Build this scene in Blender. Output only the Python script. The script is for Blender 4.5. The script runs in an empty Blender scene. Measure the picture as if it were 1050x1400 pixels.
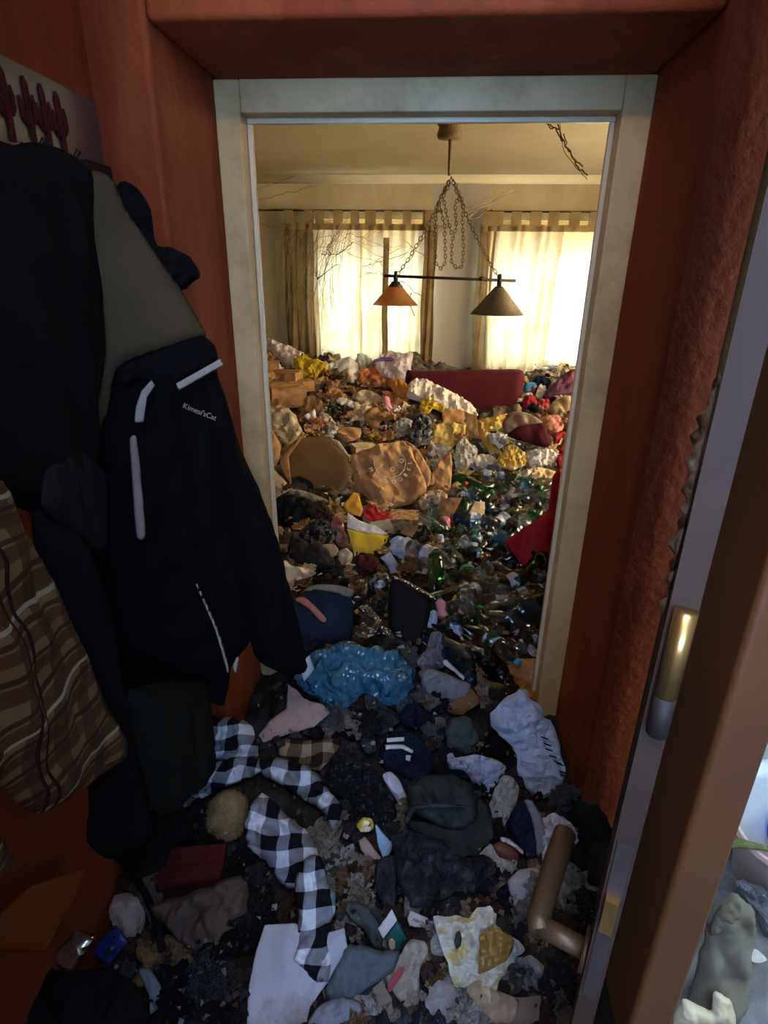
import bpy, math, random
import numpy as np
from mathutils import Vector, Matrix

C = bpy.context.scene.collection
rng = np.random.default_rng(7)
random.seed(7)

# ------------------------------------------------------------------ camera
FPX, PITCH, YAW, ROLL = 788.0, .389, .084, .015
EYE = np.array([0, 0, 1.64])
Fv = np.array([-math.sin(YAW)*math.cos(PITCH), math.cos(YAW)*math.cos(PITCH), -math.sin(PITCH)])
_R = np.array([math.cos(YAW), math.sin(YAW), 0.0]); _U = np.cross(_R, Fv)
Rv = math.cos(ROLL)*_R + math.sin(ROLL)*_U
Uv = math.cos(ROLL)*_U - math.sin(ROLL)*_R
cam_d = bpy.data.cameras.new('camera'); cam = bpy.data.objects.new('camera', cam_d); C.objects.link(cam)
cam_d.sensor_fit = 'VERTICAL'; cam_d.sensor_height = 36; cam_d.lens = FPX/1400*36
cam_d.clip_start = .02
cam.matrix_world = Matrix((( Rv[0], Uv[0], -Fv[0], EYE[0]), (Rv[1], Uv[1], -Fv[1], EYE[1]), (Rv[2], Uv[2], -Fv[2], EYE[2]), (0, 0, 0, 1)))
bpy.context.scene.camera = cam

# ------------------------------------------------------------------ daylight
world = bpy.data.worlds.new('sky'); bpy.context.scene.world = world; world.use_nodes = True
bg = world.node_tree.nodes['Background']
bg.inputs[0].default_value = (.82, .92, 1.0, 1); bg.inputs[1].default_value = 14.0
vs = bpy.context.scene.view_settings
vs.view_transform = 'Standard'; vs.look = 'None'; vs.gamma = 1; vs.use_curve_mapping = False; vs.exposure = 0.85

def portal(name, loc, direction, sx, sy):          # guides the sky light through a window opening
    l = bpy.data.lights.new(name, 'AREA'); l.shape = 'RECTANGLE'; l.size = sx; l.size_y = sy
    l.cycles.is_portal = True
    o = bpy.data.objects.new(name, l); C.objects.link(o); o.location = loc
    o.rotation_euler = Vector(direction).to_track_quat('-Z', 'Y').to_euler()
BACK = 5.04                                           # window wall of the far room
portal('window_portal', (-.55, BACK+.16, 1.5), (0, -1, 0), .94, 1.10)
portal('window_portal', (.87, BACK+.16, 1.5), (0, -1, 0), 1.06, 1.10)
portal('window_portal', (.125, -.86, 1.9), (0, 1, 0), .95, 1.3)  # portal of the unseen rear window
portal('added_skylight_portal', (.125, -.40, 2.63), (0, 0, -1), .95, .6)  # portal of the added skylight
portal('window_portal', (2.04, 3.1, 1.6), (-1, 0, 0), 2.0, 1.3)  # portal of the added side window in the far room
portal('window_portal', (2.26, .75, 1.5), (-1, 0, 0), .9, 1.2)

LW, DF = -.647, 1.21                                   # hall: left wall, face of the thick wall
# ------------------------------------------------------------------ projection helpers
def ray(px, py):
    return Fv + Rv*((px-525)/FPX) - Uv*((py-700)/FPX)
def at_y(px, py, Y):
    d = ray(px, py); return EYE + d*(Y/d[1])
NK = np.random.default_rng(3)
_hw = [(NK.normal(size=2)*s, NK.uniform(0, 6.28), a) for s, a in ((2.2, .03), (3.5, .025), (5, .02), (8, .012), (9, .012))]
def ground(x, y):
    """Height of the compacted rubbish."""
    x = np.asarray(x, float); y = np.asarray(y, float)
    z = np.interp(y, [0, .9, 1.5, 2.0, 2.7, 3.4, 4.3, 5.0], [.33, .35, .385, .44, .57, .76, .95, .98])
    far = np.clip((y-2.6)/1.6, 0, 1)
    z = z + far*.10*np.clip((-x-.7)/.5, 0, 1) - far*.05*np.exp(-((x-.35)/.4)**2)
    for d, p, a in _hw:
        z = z + a*np.sin(d[0]*x+d[1]*y+p)
    z = z - .16*np.clip((x-.62)/.04, 0, 1)*np.clip((1.5-y)/.1, 0, 1)
    return z
def hit(px, py):
    d = ray(px, py); t = np.arange(.35, 8.5, .02)
    P = EYE + t[:, None]*d
    k = np.argmax(P[:, 2] < ground(P[:, 0], P[:, 1]))
    if k == 0: k = len(t)-1
    w = np.nonzero((P[:, 0] < LW+.06) & (P[:, 1] < DF+.05))[0]
    if len(w) and w[0] < k: k = w[0]
    w = np.nonzero(P[:, 1] > BACK-.22)[0]
    if len(w) and w[0] < k: k = w[0]
    if k > 0 and P[k, 2] < ground(P[k, 0], P[k, 1]):
        lo_, hi_ = t[k-1], t[k]
        for _ in range(6):
            m_ = (lo_+hi_)/2; q = EYE+m_*d
            if q[2] < ground(q[0], q[1]): hi_ = m_
            else: lo_ = m_
        return EYE+hi_*d, hi_/FPX
    return P[k], t[k]/FPX                            # point, metres per pixel there

# ------------------------------------------------------------------ object helpers
def tag(o, label=None, cat=None, group=None, kind=None):
    if label: o['label'] = label
    if cat: o['category'] = cat
    if group: o['group'] = group
    if kind: o['kind'] = kind
    return o
def empty(name, loc, label=None, cat=None, group=None, kind=None):
    o = bpy.data.objects.new(name, None); C.objects.link(o); o.location = loc; o.empty_display_size = .05
    return tag(o, label, cat, group, kind)
def mesh(name, V, F, mats, uv=None, smooth=True, mi=None, sharp_deg=None):
    me = bpy.data.meshes.new(name)
    me.from_pydata([tuple(map(float, v)) for v in V], [], [tuple(map(int, f)) for f in F])
    for m in (mats if isinstance(mats, (list, tuple)) else [mats]): me.materials.append(m)
    if smooth: me.polygons.foreach_set('use_smooth', [True]*len(me.polygons))
    if mi is not None: me.polygons.foreach_set('material_index', mi)
    if uv is not None:
        ul = me.uv_layers.new(name='UVMap'); li = np.zeros(len(me.loops), int); me.loops.foreach_get('vertex_index', li)
        ul.data.foreach_set('uv', np.asarray(uv, np.float32)[li].ravel())
    me.update()
    if sharp_deg: me.set_sharp_from_angle(angle=math.radians(sharp_deg))
    return me
def obj(name, me, parent=None, loc=None):
    o = bpy.data.objects.new(name, me); C.objects.link(o)
    if parent is not None: o.parent = parent
    if loc is not None: o.location = loc
    return o
def add(name, V, F, mats, parent=None, uv=None, smooth=True, sharp_deg=None):
    """Mesh given in world coordinates; put under its parent (an Empty without rotation) or with its origin at its base."""
    V = np.asarray(V, float)
    org = np.zeros(3)
    if parent is not None:
        p = parent
        while p is not None: org += np.array(p.location); p = p.parent
        return obj(name, mesh(name, V-org, F, mats, uv, smooth, None, sharp_deg), parent)
    org = np.array([V[:, 0].mean(), V[:, 1].mean(), V[:, 2].min()])
    return obj(name, mesh(name, V-org, F, mats, uv, smooth, None, sharp_deg), None, org)

class MB:                                             # collects shapes into one mesh
    def __init__(s): s.V = []; s.F = []; s.n = 0
    def put(s, V, F):
        V = np.asarray(V, float); s.V.append(V); s.F += [tuple(i+s.n for i in f) for f in F]; s.n += len(V); return s
    def box(s, a, b, M=None):
        (x0, y0, z0), (x1, y1, z1) = a, b
        V = np.array([(x0, y0, z0), (x1, y0, z0), (x1, y1, z0), (x0, y1, z0), (x0, y0, z1), (x1, y0, z1), (x1, y1, z1), (x0, y1, z1)], float)
        if M is not None: V = V @ np.asarray(M)[:3, :3].T + np.asarray(M)[:3, 3]
        return s.put(V, [(0, 3, 2, 1), (4, 5, 6, 7), (0, 1, 5, 4), (1, 2, 6, 5), (2, 3, 7, 6), (3, 0, 4, 7)])
    def prism(s, poly, z0, z1):
        n = len(poly); V = [(x, y, z0) for x, y in poly]+[(x, y, z1) for x, y in poly]
        return s.put(V, [tuple(range(n))[::-1], tuple(range(n, 2*n))]+[(i, (i+1) % n, n+(i+1) % n, n+i) for i in range(n)])
    def tube(s, pts, r, n=8, caps=True):
        pts = np.asarray(pts, float); k = len(pts); r = np.broadcast_to(r, (k,))
        T = np.gradient(pts, axis=0) if k > 2 else np.repeat((pts[1]-pts[0])[None], 2, 0)
        T /= np.linalg.norm(T, axis=1)[:, None]+1e-9
        up = np.array([0, 0, 1.]) if abs(T[0][2]) < .9 else np.array([1., 0, 0])
        V = []
        for i in range(k):
            a = np.cross(T[i], up); a /= np.linalg.norm(a)+1e-9; b = np.cross(a, T[i]); up = b
            for j in range(n):
                q = 2*math.pi*j/n; V.append(pts[i]+r[i]*(math.cos(q)*a+math.sin(q)*b))
        F = [(i*n+j, i*n+(j+1) % n, (i+1)*n+(j+1) % n, (i+1)*n+j) for i in range(k-1) for j in range(n)]
        if caps: F += [tuple(range(n))[::-1], tuple(range((k-1)*n, k*n))]
        return s.put(V, F)
    def lathe(s, prof, n=16, M=None, cap0=True, cap1=True):
        V = []; k = len(prof)
        for r, z in prof:
            for j in range(n): q = 2*math.pi*j/n; V.append((r*math.cos(q), r*math.sin(q), z))
        V = np.array(V)
        if M is not None: V = V @ np.asarray(M)[:3, :3].T + np.asarray(M)[:3, 3]
        F = [(i*n+j, i*n+(j+1) % n, (i+1)*n+(j+1) % n, (i+1)*n+j) for i in range(k-1) for j in range(n)]
        if cap0: F.append(tuple(range(n))[::-1])
        if cap1: F.append(tuple(range((k-1)*n, k*n)))
        return s.put(V, F)
    def add(s, name, mat, parent=None, smooth=False): return add(name, np.vstack(s.V), s.F, mat, parent, smooth=smooth)
    def mesh(s, name, mat, smooth=False): return mesh(name, np.vstack(s.V), s.F, mat, smooth=smooth)

# ------------------------------------------------------------------ materials
def lin(c):
    if isinstance(c, str): c = tuple(int(c[i:i+2], 16) for i in (0, 2, 4))
    return tuple(((v/255)/12.92 if v/255 < .04045 else ((v/255+.055)/1.055)**2.4) for v in c)
MATS = {}
def mat(key, col, rough=.65, spec=.3, var=.25, scale=7, bump=.0, transl=0, clear=0, metal=0, dirt=None, dscale=3.0, coat=0, bscale=None, crinkle=0, cscale=24):
    if key in MATS: return MATS[key]
    m = bpy.data.materials.new(key); m.use_nodes = True; nt = m.node_tree; N = nt.nodes; L = nt.links
    b = N['Principled BSDF']; out = N['Material Output']
    b.inputs['Roughness'].default_value = rough; b.inputs['Specular IOR Level'].default_value = spec; b.inputs['Metallic'].default_value = metal
    b.inputs['Coat Weight'].default_value = coat
    c = lin(col)
    tc = N.new('ShaderNodeTexCoord'); nz = N.new('ShaderNodeTexNoise'); nz.inputs['Scale'].default_value = scale; nz.inputs['Detail'].default_value = 5
    L.new(tc.outputs['Object'], nz.inputs['Vector'])
    mx = N.new('ShaderNodeMix'); mx.data_type = 'RGBA'
    mr = N.new('ShaderNodeMapRange'); mr.inputs[1].default_value = .3; mr.inputs[2].default_value = .7
    L.new(nz.outputs['Fac'], mr.inputs[0]); L.new(mr.outputs[0], mx.inputs['Factor'])
    mx.inputs['A'].default_value = (*[v*(1-var) for v in c], 1); mx.inputs['B'].default_value = (*[min(1, v*(1+var)) for v in c], 1)
    colout = mx.outputs['Result']
    if dirt:
        n2 = N.new('ShaderNodeTexNoise'); n2.inputs['Scale'].default_value = dscale; n2.inputs['Detail'].default_value = 8; n2.inputs['Roughness'].default_value = .7
        L.new(tc.outputs['Object'], n2.inputs['Vector'])
        r2 = N.new('ShaderNodeMapRange'); r2.inputs[1].default_value = .48; r2.inputs[2].default_value = .66
        L.new(n2.outputs['Fac'], r2.inputs[0])
        m2 = N.new('ShaderNodeMix'); m2.data_type = 'RGBA'; L.new(r2.outputs[0], m2.inputs['Factor']); L.new(colout, m2.inputs['A'])
        m2.inputs['B'].default_value = (*lin(dirt), 1); colout = m2.outputs['Result']
    L.new(colout, b.inputs['Base Color'])
    if bump:
        bp = N.new('ShaderNodeBump'); bp.inputs['Strength'].default_value = bump; bp.inputs['Distance'].default_value = .01
        nb = N.new('ShaderNodeTexNoise'); nb.inputs['Scale'].default_value = bscale or scale*3; nb.inputs['Detail'].default_value = 6
        L.new(tc.outputs['Object'], nb.inputs['Vector']); L.new(nb.outputs['Fac'], bp.inputs['Height']); L.new(bp.outputs['Normal'], b.inputs['Normal'])
    if crinkle:
        vo = N.new('ShaderNodeTexVoronoi'); vo.inputs['Scale'].default_value = cscale
        dn = N.new('ShaderNodeTexNoise'); dn.inputs['Scale'].default_value = cscale*.5; L.new(tc.outputs['Object'], dn.inputs['Vector'])
        va = N.new('ShaderNodeVectorMath'); va.operation = 'MULTIPLY_ADD'; va.inputs[1].default_value = (1.6/cscale,)*3
        L.new(dn.outputs['Color'], va.inputs[0]); L.new(tc.outputs['Object'], va.inputs[2]); L.new(va.outputs[0], vo.inputs['Vector'])
        bp = N.new('ShaderNodeBump'); bp.inputs['Strength'].default_value = crinkle; bp.inputs['Distance'].default_value = .5/cscale
        L.new(vo.outputs['Distance'], bp.inputs['Height']); L.new(bp.outputs['Normal'], b.inputs['Normal'])
    sh = b.outputs[0]
    if transl:
        t = N.new('ShaderNodeBsdfTranslucent'); L.new(colout, t.inputs['Color'])
        ms = N.new('ShaderNodeMixShader'); ms.inputs[0].default_value = transl; L.new(sh, ms.inputs[1]); L.new(t.outputs[0], ms.inputs[2]); sh = ms.outputs[0]
    if clear:
        t = N.new('ShaderNodeBsdfTransparent'); t.inputs['Color'].default_value = (*[.35+.65*v for v in c], 1)
        ms = N.new('ShaderNodeMixShader'); L.new(sh, ms.inputs[1]); L.new(t.outputs[0], ms.inputs[2])
        lw = N.new('ShaderNodeLayerWeight'); lw.inputs['Blend'].default_value = .35
        mm = N.new('ShaderNodeMapRange'); mm.inputs[1].default_value = 0; mm.inputs[2].default_value = 1; mm.inputs[3].default_value = clear; mm.inputs[4].default_value = clear*.25
        L.new(lw.outputs['Facing'], mm.inputs[0]); L.new(mm.outputs[0], ms.inputs[0]); sh = ms.outputs[0]
    L.new(sh, out.inputs['Surface'])
    MATS[key] = m; return m

def uv_pattern(key, kind, p=.05):
    """Woven check patterns that follow the cloth's own coordinates."""
    m = bpy.data.materials.new(key); m.use_nodes = True; nt = m.node_tree; N = nt.nodes; L = nt.links
    b = N['Principled BSDF']; b.inputs['Roughness'].default_value = .9; b.inputs['Specular IOR Level'].default_value = .15
    uv = N.new('ShaderNodeUVMap'); nz = N.new('ShaderNodeTexNoise'); nz.inputs['Scale'].default_value = 6
    L.new(uv.outputs[0], nz.inputs['Vector'])
    ad = N.new('ShaderNodeVectorMath'); ad.operation = 'MULTIPLY_ADD'; ad.inputs[1].default_value = (.09, .09, 0)
    L.new(nz.outputs['Color'], ad.inputs[0]); L.new(uv.outputs[0], ad.inputs[2])
    sp = N.new('ShaderNodeSeparateXYZ'); L.new(ad.outputs[0], sp.inputs[0])
    def M(op, a, b_=None, c=None):
        n = N.new('ShaderNodeMath'); n.operation = op
        for i, v in enumerate((a, b_, c)):
            if v is None: continue
            if isinstance(v, (int, float)): n.inputs[i].default_value = v
            else: L.new(v, n.inputs[i])
        return n.outputs[0]
    def stripe(ch, period, lo, hi):
        f = M('FRACT', M('DIVIDE', M('ADD', ch, 10), period))
        return M('MULTIPLY', M('GREATER_THAN', f, lo), M('LESS_THAN', f, hi))
    def mixc(f, a, b_):
        n = N.new('ShaderNodeMix'); n.data_type = 'RGBA'; L.new(f, n.inputs['Factor'])
        for k, v in (('A', a), ('B', b_)):
            if isinstance(v, tuple): n.inputs[k].default_value = (*v, 1)
            else: L.new(v, n.inputs[k])
        return n.outputs['Result']
    x, y = sp.outputs[0], sp.outputs[1]
    if kind == 'buffalo':
        f = M('MULTIPLY', M('ADD', stripe(x, p*2, 0, .5), stripe(y, p*2, 0, .5)), .5)
        col = mixc(M('POWER', f, 1.6), lin('14161c'), lin('d2d6dc'))
    elif kind == 'buffalo_brown':
        f = M('MULTIPLY', M('ADD', stripe(x, p*2, 0, .5), stripe(y, p*2, 0, .5)), .5)
        col = mixc(M('POWER', f, 1.6), lin('2a201a'), lin('a08a6c'))
    else:
        base = mixc(stripe(y, p, 0, .42), lin('705638'), lin('523620'))
        base = mixc(M('MULTIPLY', stripe(x, p*1.1, 0, .4), .75), base, lin('402c1a'))
        base = mixc(M('MULTIPLY', stripe(y, p, .5, .66), .9), base, lin('3c2018'))
        base = mixc(stripe(y, p*3, .62, .66), base, lin('94866e'))
        col = mixc(M('ADD', stripe(x, p*3.1, .1, .14), stripe(x, p*3.1, .2, .24)), base, lin('2c1812'))
    L.new(col, b.inputs['Base Color']); MATS[key] = m; return m

def plaster(key, c1, c2, c3, scale=1.6, bump=.35, rough=.75, streak=(1, 1, .25)):
    m = bpy.data.materials.new(key); m.use_nodes = True; nt = m.node_tree; N = nt.nodes; L = nt.links
    b = N['Principled BSDF']; b.inputs['Roughness'].default_value = rough; b.inputs['Specular IOR Level'].default_value = .3
    tc = N.new('ShaderNodeTexCoord'); mp = N.new('ShaderNodeMapping'); mp.inputs['Scale'].default_value = streak
    L.new(tc.outputs['Object'], mp.inputs[0])
    nz = N.new('ShaderNodeTexNoise'); nz.inputs['Scale'].default_value = scale*3; nz.inputs['Detail'].default_value = 8; nz.inputs['Roughness'].default_value = .65; nz.inputs['Distortion'].default_value = .6
    L.new(mp.outputs[0], nz.inputs['Vector'])
    cr = N.new('ShaderNodeValToRGB'); e = cr.color_ramp.elements
    e[0].position = .3; e[0].color = (*lin(c1), 1); e[1].position = .72; e[1].color = (*lin(c3), 1)
    n = cr.color_ramp.elements.new(.52); n.color = (*lin(c2), 1)
    L.new(nz.outputs['Fac'], cr.inputs[0]); L.new(cr.outputs[0], b.inputs['Base Color'])
    n2 = N.new('ShaderNodeTexNoise'); n2.inputs['Scale'].default_value = 45; n2.inputs['Detail'].default_value = 8
    L.new(tc.outputs['Object'], n2.inputs['Vector'])
    bp = N.new('ShaderNodeBump'); bp.inputs['Strength'].default_value = bump; bp.inputs['Distance'].default_value = .012
    L.new(n2.outputs['Fac'], bp.inputs['Height']); L.new(bp.outputs[0], b.inputs['Normal'])
    MATS[key] = m; return m

RED = plaster('red_plaster', '702c12', '8a3c1c', 'a0542c')
TAN = plaster('tan_wall', 'a0926e', 'ac9e7c', 'b8ac8c', scale=.8, bump=.12, streak=(1, 1, .5))
PIER = plaster('grey_white_wall', '989084', 'a29a90', 'aaa49a', scale=.8, bump=.1)
CEIL = plaster('ceiling_paint', '9c8e6c', 'a69876', 'b0a282', scale=.6, bump=.1)
WHITE_ROOM = plaster('pale_room_wall', 'c8ccd0', 'd0d4d8', 'd8dce0', scale=.8, bump=.1)
FRAME = mat('painted_frame', 'd0b480', .45, .4, .08, 3, .08, dirt='ac9060', dscale=4)
BROWN = mat('brown_varnished_wood', '502f16', .42, .4, .22, 4, .05)
BROWN2 = mat('brown_grey_wood', '3c2c22', .65, .2, .25, 5, .1)
DARKW = mat('dark_wood', '2a221c', .6, .3, .3, 6, .1)
BRASS = mat('brass', 'b08a50', .3, .5, .15, 10, metal=.9)
BRONZE = mat('bronze_handle', '5e4830', .48, .5, .12, 10, metal=.55)
STEEL = mat('brushed_steel', '8c8e8c', .38, .5, .08, 6, metal=.9)
BLACKM = mat('black_metal', '241e1a', .45, .5, .2, 9, metal=.3)
GLASS = mat('window_glass', 'e8f0f0', .05, .5, 0, clear=.96)
CURT = mat('cream_curtain', 'efe4c4', .9, .1, .08, 5, .0, transl=.17, dirt='cdb67c', dscale=2)
CURT2 = mat('sheer_curtain', 'f2ead0', .9, .1, .06, 5, transl=.3, clear=.25)
CURTD = mat('shaded_dusty_curtain', '8a7350', .95, .1, .2, 5, transl=.25, dirt='5c4830', dscale=3)  # dusty brown, also darkened to stand for cloth with no window behind
TABM = mat('curtain_heading', '9a8660', .95, .1, .2, 8, transl=.3)
WEB = mat('dusty_cobweb', '8c7c5c', .95, .05, .3, 30)
WEBD = mat('dry_dusty_twig', '4c3c26', .95, .05, .3, 30)

def M_(k):
    """Named rubbish materials, made on first use."""
    T = {
     'brown_paper': dict(col='b48a5c', rough=.75, dirt='8c6842', transl=.08), 'cardboard': dict(col='ac8050', rough=.8, dirt='86603a'),
     'cardboard_dark': dict(col='7c5c3a', rough=.8, dirt='5a4028'), 'beige_paper': dict(col='c8b492', rough=.75, dirt='9c8462'),
     'white_paper': dict(col='d6d2ca', rough=.7, dirt='aca292'), 'grey_paper': dict(col='8e8a84', rough=.8, dirt='5e5850'),
     'dirty_paper': dict(col='7c7264', rough=.85, dirt='463c30'), 'white_plastic': dict(col='dcdce0', rough=.35, transl=.25, dirt='b8b4ac', spec=.5),
     'pinkwhite_plastic': dict(col='dccccc', rough=.35, transl=.25, spec=.5), 'yellow_plastic': dict(col='d8b82c', rough=.4, transl=.3, dirt='b48c24', spec=.5),
     'pale_yellow': dict(col='dcc474', rough=.5, transl=.25, dirt='c0a050'), 'orange_plastic': dict(col='d8824a', rough=.35, transl=.25, dirt='c8a078', spec=.5),
     'red_plastic': dict(col='b0202c', rough=.4, transl=.2, spec=.5, dirt='901820'), 'pink_plastic': dict(col='d87890', rough=.4, spec=.5),
     'blue_plastic': dict(col='44788e', rough=.18, spec=.8, var=.15, transl=.08), 'grey_plastic': dict(col='6c6e74', rough=.35, spec=.5, dirt='4c4a48'),
     'black_plastic': dict(col='16181a', rough=.4, spec=.5, dirt='383834', dscale=9), 'clear_plastic': dict(col='d4d4cc', rough=.18, spec=.6, clear=.55, var=.05),
     'tan_clear': dict(col='c8b090', rough=.22, spec=.6, clear=.4, dirt='a88860'), 'black_cloth': dict(col='17171a', rough=.95, spec=.1, dirt='26231f'),
     'navy_cloth': dict(col='1c2436', rough=.95, spec=.1), 'dusty_black': dict(col='24282c', rough=.85, spec=.2, dirt='4e5052', dscale=14),
     'olive_cloth': dict(col='2f3430', rough=.9, spec=.15, dirt='454a44', dscale=10), 'grey_cloth': dict(col='84868c', rough=.95, spec=.1, dirt='66645e'),
     'beige_cloth': dict(col='a08c6e', rough=.95, spec=.1, dirt='7c6a50'), 'purple_cloth': dict(col='5c3c58', rough=.95, spec=.1, dirt='8a4a50', dscale=8),
     'red_cloth': dict(col='8c2830', rough=.9, spec=.15), 'pink_cloth': dict(col='b47a6c', rough=.95, spec=.1, dirt='945c50'),
     'silver_foil': dict(col='c4bcb0', rough=.22, metal=.9, var=.1), 'brown_dark': dict(col='463426', rough=.85, dirt='2a1f18'),
     'green_plastic': dict(col='2e9c5c', rough=.35, spec=.5), 'yellow_cap': dict(col='d8a83c', rough=.4, spec=.5), 'teal_plastic': dict(col='3c8ca0', rough=.35, spec=.5),
     'bluewhite_plastic': dict(col='c0cce0', rough=.35, spec=.5, transl=.2, dirt='98a0b0'), 'white_fur': dict(col='b0b0b0', rough=.95, spec=.05),
     'sofa_red': dict(col='460c1a', rough=.85, spec=.2, var=.15, dirt='561420'), 'sofa_brown': dict(col='5c463c', rough=.5, spec=.4, dirt='7c6a60'),
     'amber_clear': dict(col='b47c34', rough=.15, spec=.6, clear=.6), 'graygreen_cloth': dict(col='4a5250', rough=.9, spec=.15, dirt='38403e', dscale=10),
     'bluegrey_card': dict(col='70809c', rough=.6), 'orangebrown_wrap': dict(col='b07438', rough=.3, spec=.6, clear=.2, dirt='8a5626'),
     'cork': dict(col='a07c50', rough=.9, scale=60, var=.6), 'lightblue': dict(col='9cc0d8', rough=.5, spec=.4), 'red_card': dict(col='4e1412', rough=.7),
     'fur': dict(col='a08862', rough=1, spec=.02, var=.3, scale=40), 'khaki': dict(col='8c8878', rough=.9, spec=.1, dirt='6a665a'),
     'pinkish': dict(col='b4988c', rough=.8, dirt='94786c'), 'cream': dict(col='d8cca8', rough=.5, spec=.4, dirt='b0a27c'),
     'wood_bits': dict(col='6a5036', rough=.8, dirt='42301f'), 'navy_card': dict(col='1c2c6c', rough=.4, spec=.5), 'teal_card': dict(col='0e5a50', rough=.5),
    }
    d = dict(T[k])
    if any(w in k for w in ('plastic', 'clear', 'foil', 'yellow', 'wrap')) and 'cap' not in k: d.setdefault('crinkle', .8)
    elif any(w in k for w in ('paper', 'card', 'pinkish', 'cream')): d.setdefault('crinkle', .35); d.setdefault('cscale', 14)
    elif any(w in k for w in ('cloth', 'black', 'khaki', 'brown_dark', 'wood')): d.setdefault('crinkle', .5); d.setdefault('cscale', 16)
    return mat(k, **d)

def pet(key, col, tint=.75, body=.12):
    """Thin bottle plastic: see-through, tinted, glossy."""
    if key in MATS: return MATS[key]
    m = bpy.data.materials.new(key); m.use_nodes = True; nt = m.node_tree; N = nt.nodes; L = nt.links
    c = lin(col); tr = N.new('ShaderNodeBsdfTransparent'); tr.inputs[0].default_value = (*[1-tint+tint*v for v in c], 1)
    gl = N.new('ShaderNodeBsdfGlossy'); gl.inputs['Roughness'].default_value = .06; gl.inputs[0].default_value = (.95, .97, 1, 1)
    df = N.new('ShaderNodeBsdfTranslucent'); df.inputs[0].default_value = (*c, 1)
    lw = N.new('ShaderNodeLayerWeight'); lw.inputs['Blend'].default_value = .36
    m1 = N.new('ShaderNodeMixShader'); m1.inputs[0].default_value = body; L.new(tr.outputs[0], m1.inputs[1]); L.new(df.outputs[0], m1.inputs[2])
    m2 = N.new('ShaderNodeMixShader'); L.new(lw.outputs['Fresnel'], m2.inputs[0]); L.new(m1.outputs[0], m2.inputs[1]); L.new(gl.outputs[0], m2.inputs[2])
    L.new(m2.outputs[0], N['Material Output'].inputs['Surface']); MATS[key] = m; return m
PET_CLEAR = lambda: pet('clear_pet', 'e6f0f4', .5, .28)
PET_GREEN = lambda: pet('green_pet', '3aa86a', .75, .3)
PET_BLUE = lambda: pet('blue_pet', '84c0e4', .7, .32)
PET_DARK = lambda: pet('dark_blue_pet', '40608c', .8, .32)
PET_AMBER = lambda: pet('amber_pet', 'b8803a', .8, .2)

# ------------------------------------------------------------------ crumpled and inflated shapes
_seed = [100]
def wave_field(u, v, style, L, seed):
    r = np.random.default_rng(seed); w = np.zeros_like(u)
    if style == 'none': return w
    if style == 'plastic':
        for k in range(9):
            a = r.uniform(0, 6.283); lam = L*r.uniform(.35, 1.7); b = r.uniform(0, 6.283)
            ph = (u*math.cos(a)+v*math.sin(a))/lam + .35*np.sin((u*math.cos(b)+v*math.sin(b))/(lam*.35)+r.uniform(0, 6)) + r.uniform(0, 1)
            w += (1-np.abs(2*(ph-np.floor(ph))-1)**.8)*lam/L
        return w/4-.9
    if style == 'paper':
        for k in range(6):
            a = r.uniform(0, 6.283); lam = L*r.uniform(.6, 2.2); b = r.uniform(0, 6.283)
            ph = (u*math.cos(a)+v*math.sin(a))/lam + .12*np.sin((u*math.cos(b)+v*math.sin(b))/(lam*.6)+r.uniform(0, 6)) + r.uniform(0, 1)
            w += np.abs(2*(ph-np.floor(ph))-1)*lam/L
        return w/4-.8
    if style == 'cloth':
        a0 = r.uniform(0, 6.283)
        for k in range(6):
            a = a0+r.normal()*.7; lam = L*r.uniform(.6, 2.0); b = r.uniform(0, 6.283)
            ph = (u*math.cos(a)+v*math.sin(a))/lam + .5*np.sin((u*math.cos(b)+v*math.sin(b))/(lam*1.1)+r.uniform(0, 6)) + r.uniform(0, 1)
            w += np.abs(np.sin(math.pi*ph))**.8*lam/L
        return w/3-1.1
    if style == 'hang':                             # folds that run down a hanging garment
        for k in range(5):
            lam = L*r.uniform(.6, 2.0)
            ph = (u+.12*v*r.normal())/lam + .18*np.sin(v/(L*2.2)+r.uniform(0, 6)) + r.uniform(0, 1)
            w += np.abs(np.sin(math.pi*ph))**1.2*lam/L
        for k in range(3):
            ph = v/(L*r.uniform(1.5, 3))+.6*np.sin(u/(L*1.3)+r.uniform(0, 6))
            w += .35*np.sin(6.283*ph)
        return w/3-.9
    return w
def dense(poly, sharp):
    P = np.asarray(poly, float); n = len(P); out = []
    for i in range(n):
        p0, p1, p2, p3 = P[i-1], P[i], P[(i+1) % n], P[(i+2) % n]
        if sharp: out += [p1+(p2-p1)*t for t in (0, .25, .5, .75)]
        else:
            for t in (0, .25, .5, .75):
                cr = .5*((2*p1)+(-p0+p2)*t+(2*p0-5*p1+4*p2-p3)*t*t+(-p0+3*p1-3*p2+p3)*t**3)
                ln = p1+(p2-p1)*t
                out.append(.6*cr+.4*ln)
    return np.array(out)
def poly_dist(Q, P):
    A = P; B = np.roll(P, -1, 0); AB = B-A
    best = np.full(len(Q), 1e9); near = np.zeros_like(Q); inside = np.zeros(len(Q), bool)
    for a, ab, b in zip(A, AB, B):
        t = np.clip(((Q-a)@ab)/(ab@ab+1e-12), 0, 1); c = a+t[:, None]*ab; d = np.hypot(*(Q-c).T)
        k = d < best; best[k] = d[k]; near[k] = c[k]
        cond = (a[1] > Q[:, 1]) != (b[1] > Q[:, 1])
        xi = a[0]+(Q[:, 1]-a[1])/(b[1]-a[1]+1e-12)*ab[0]
        inside ^= cond & (Q[:, 0] < xi)
    return best, near, inside
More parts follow.
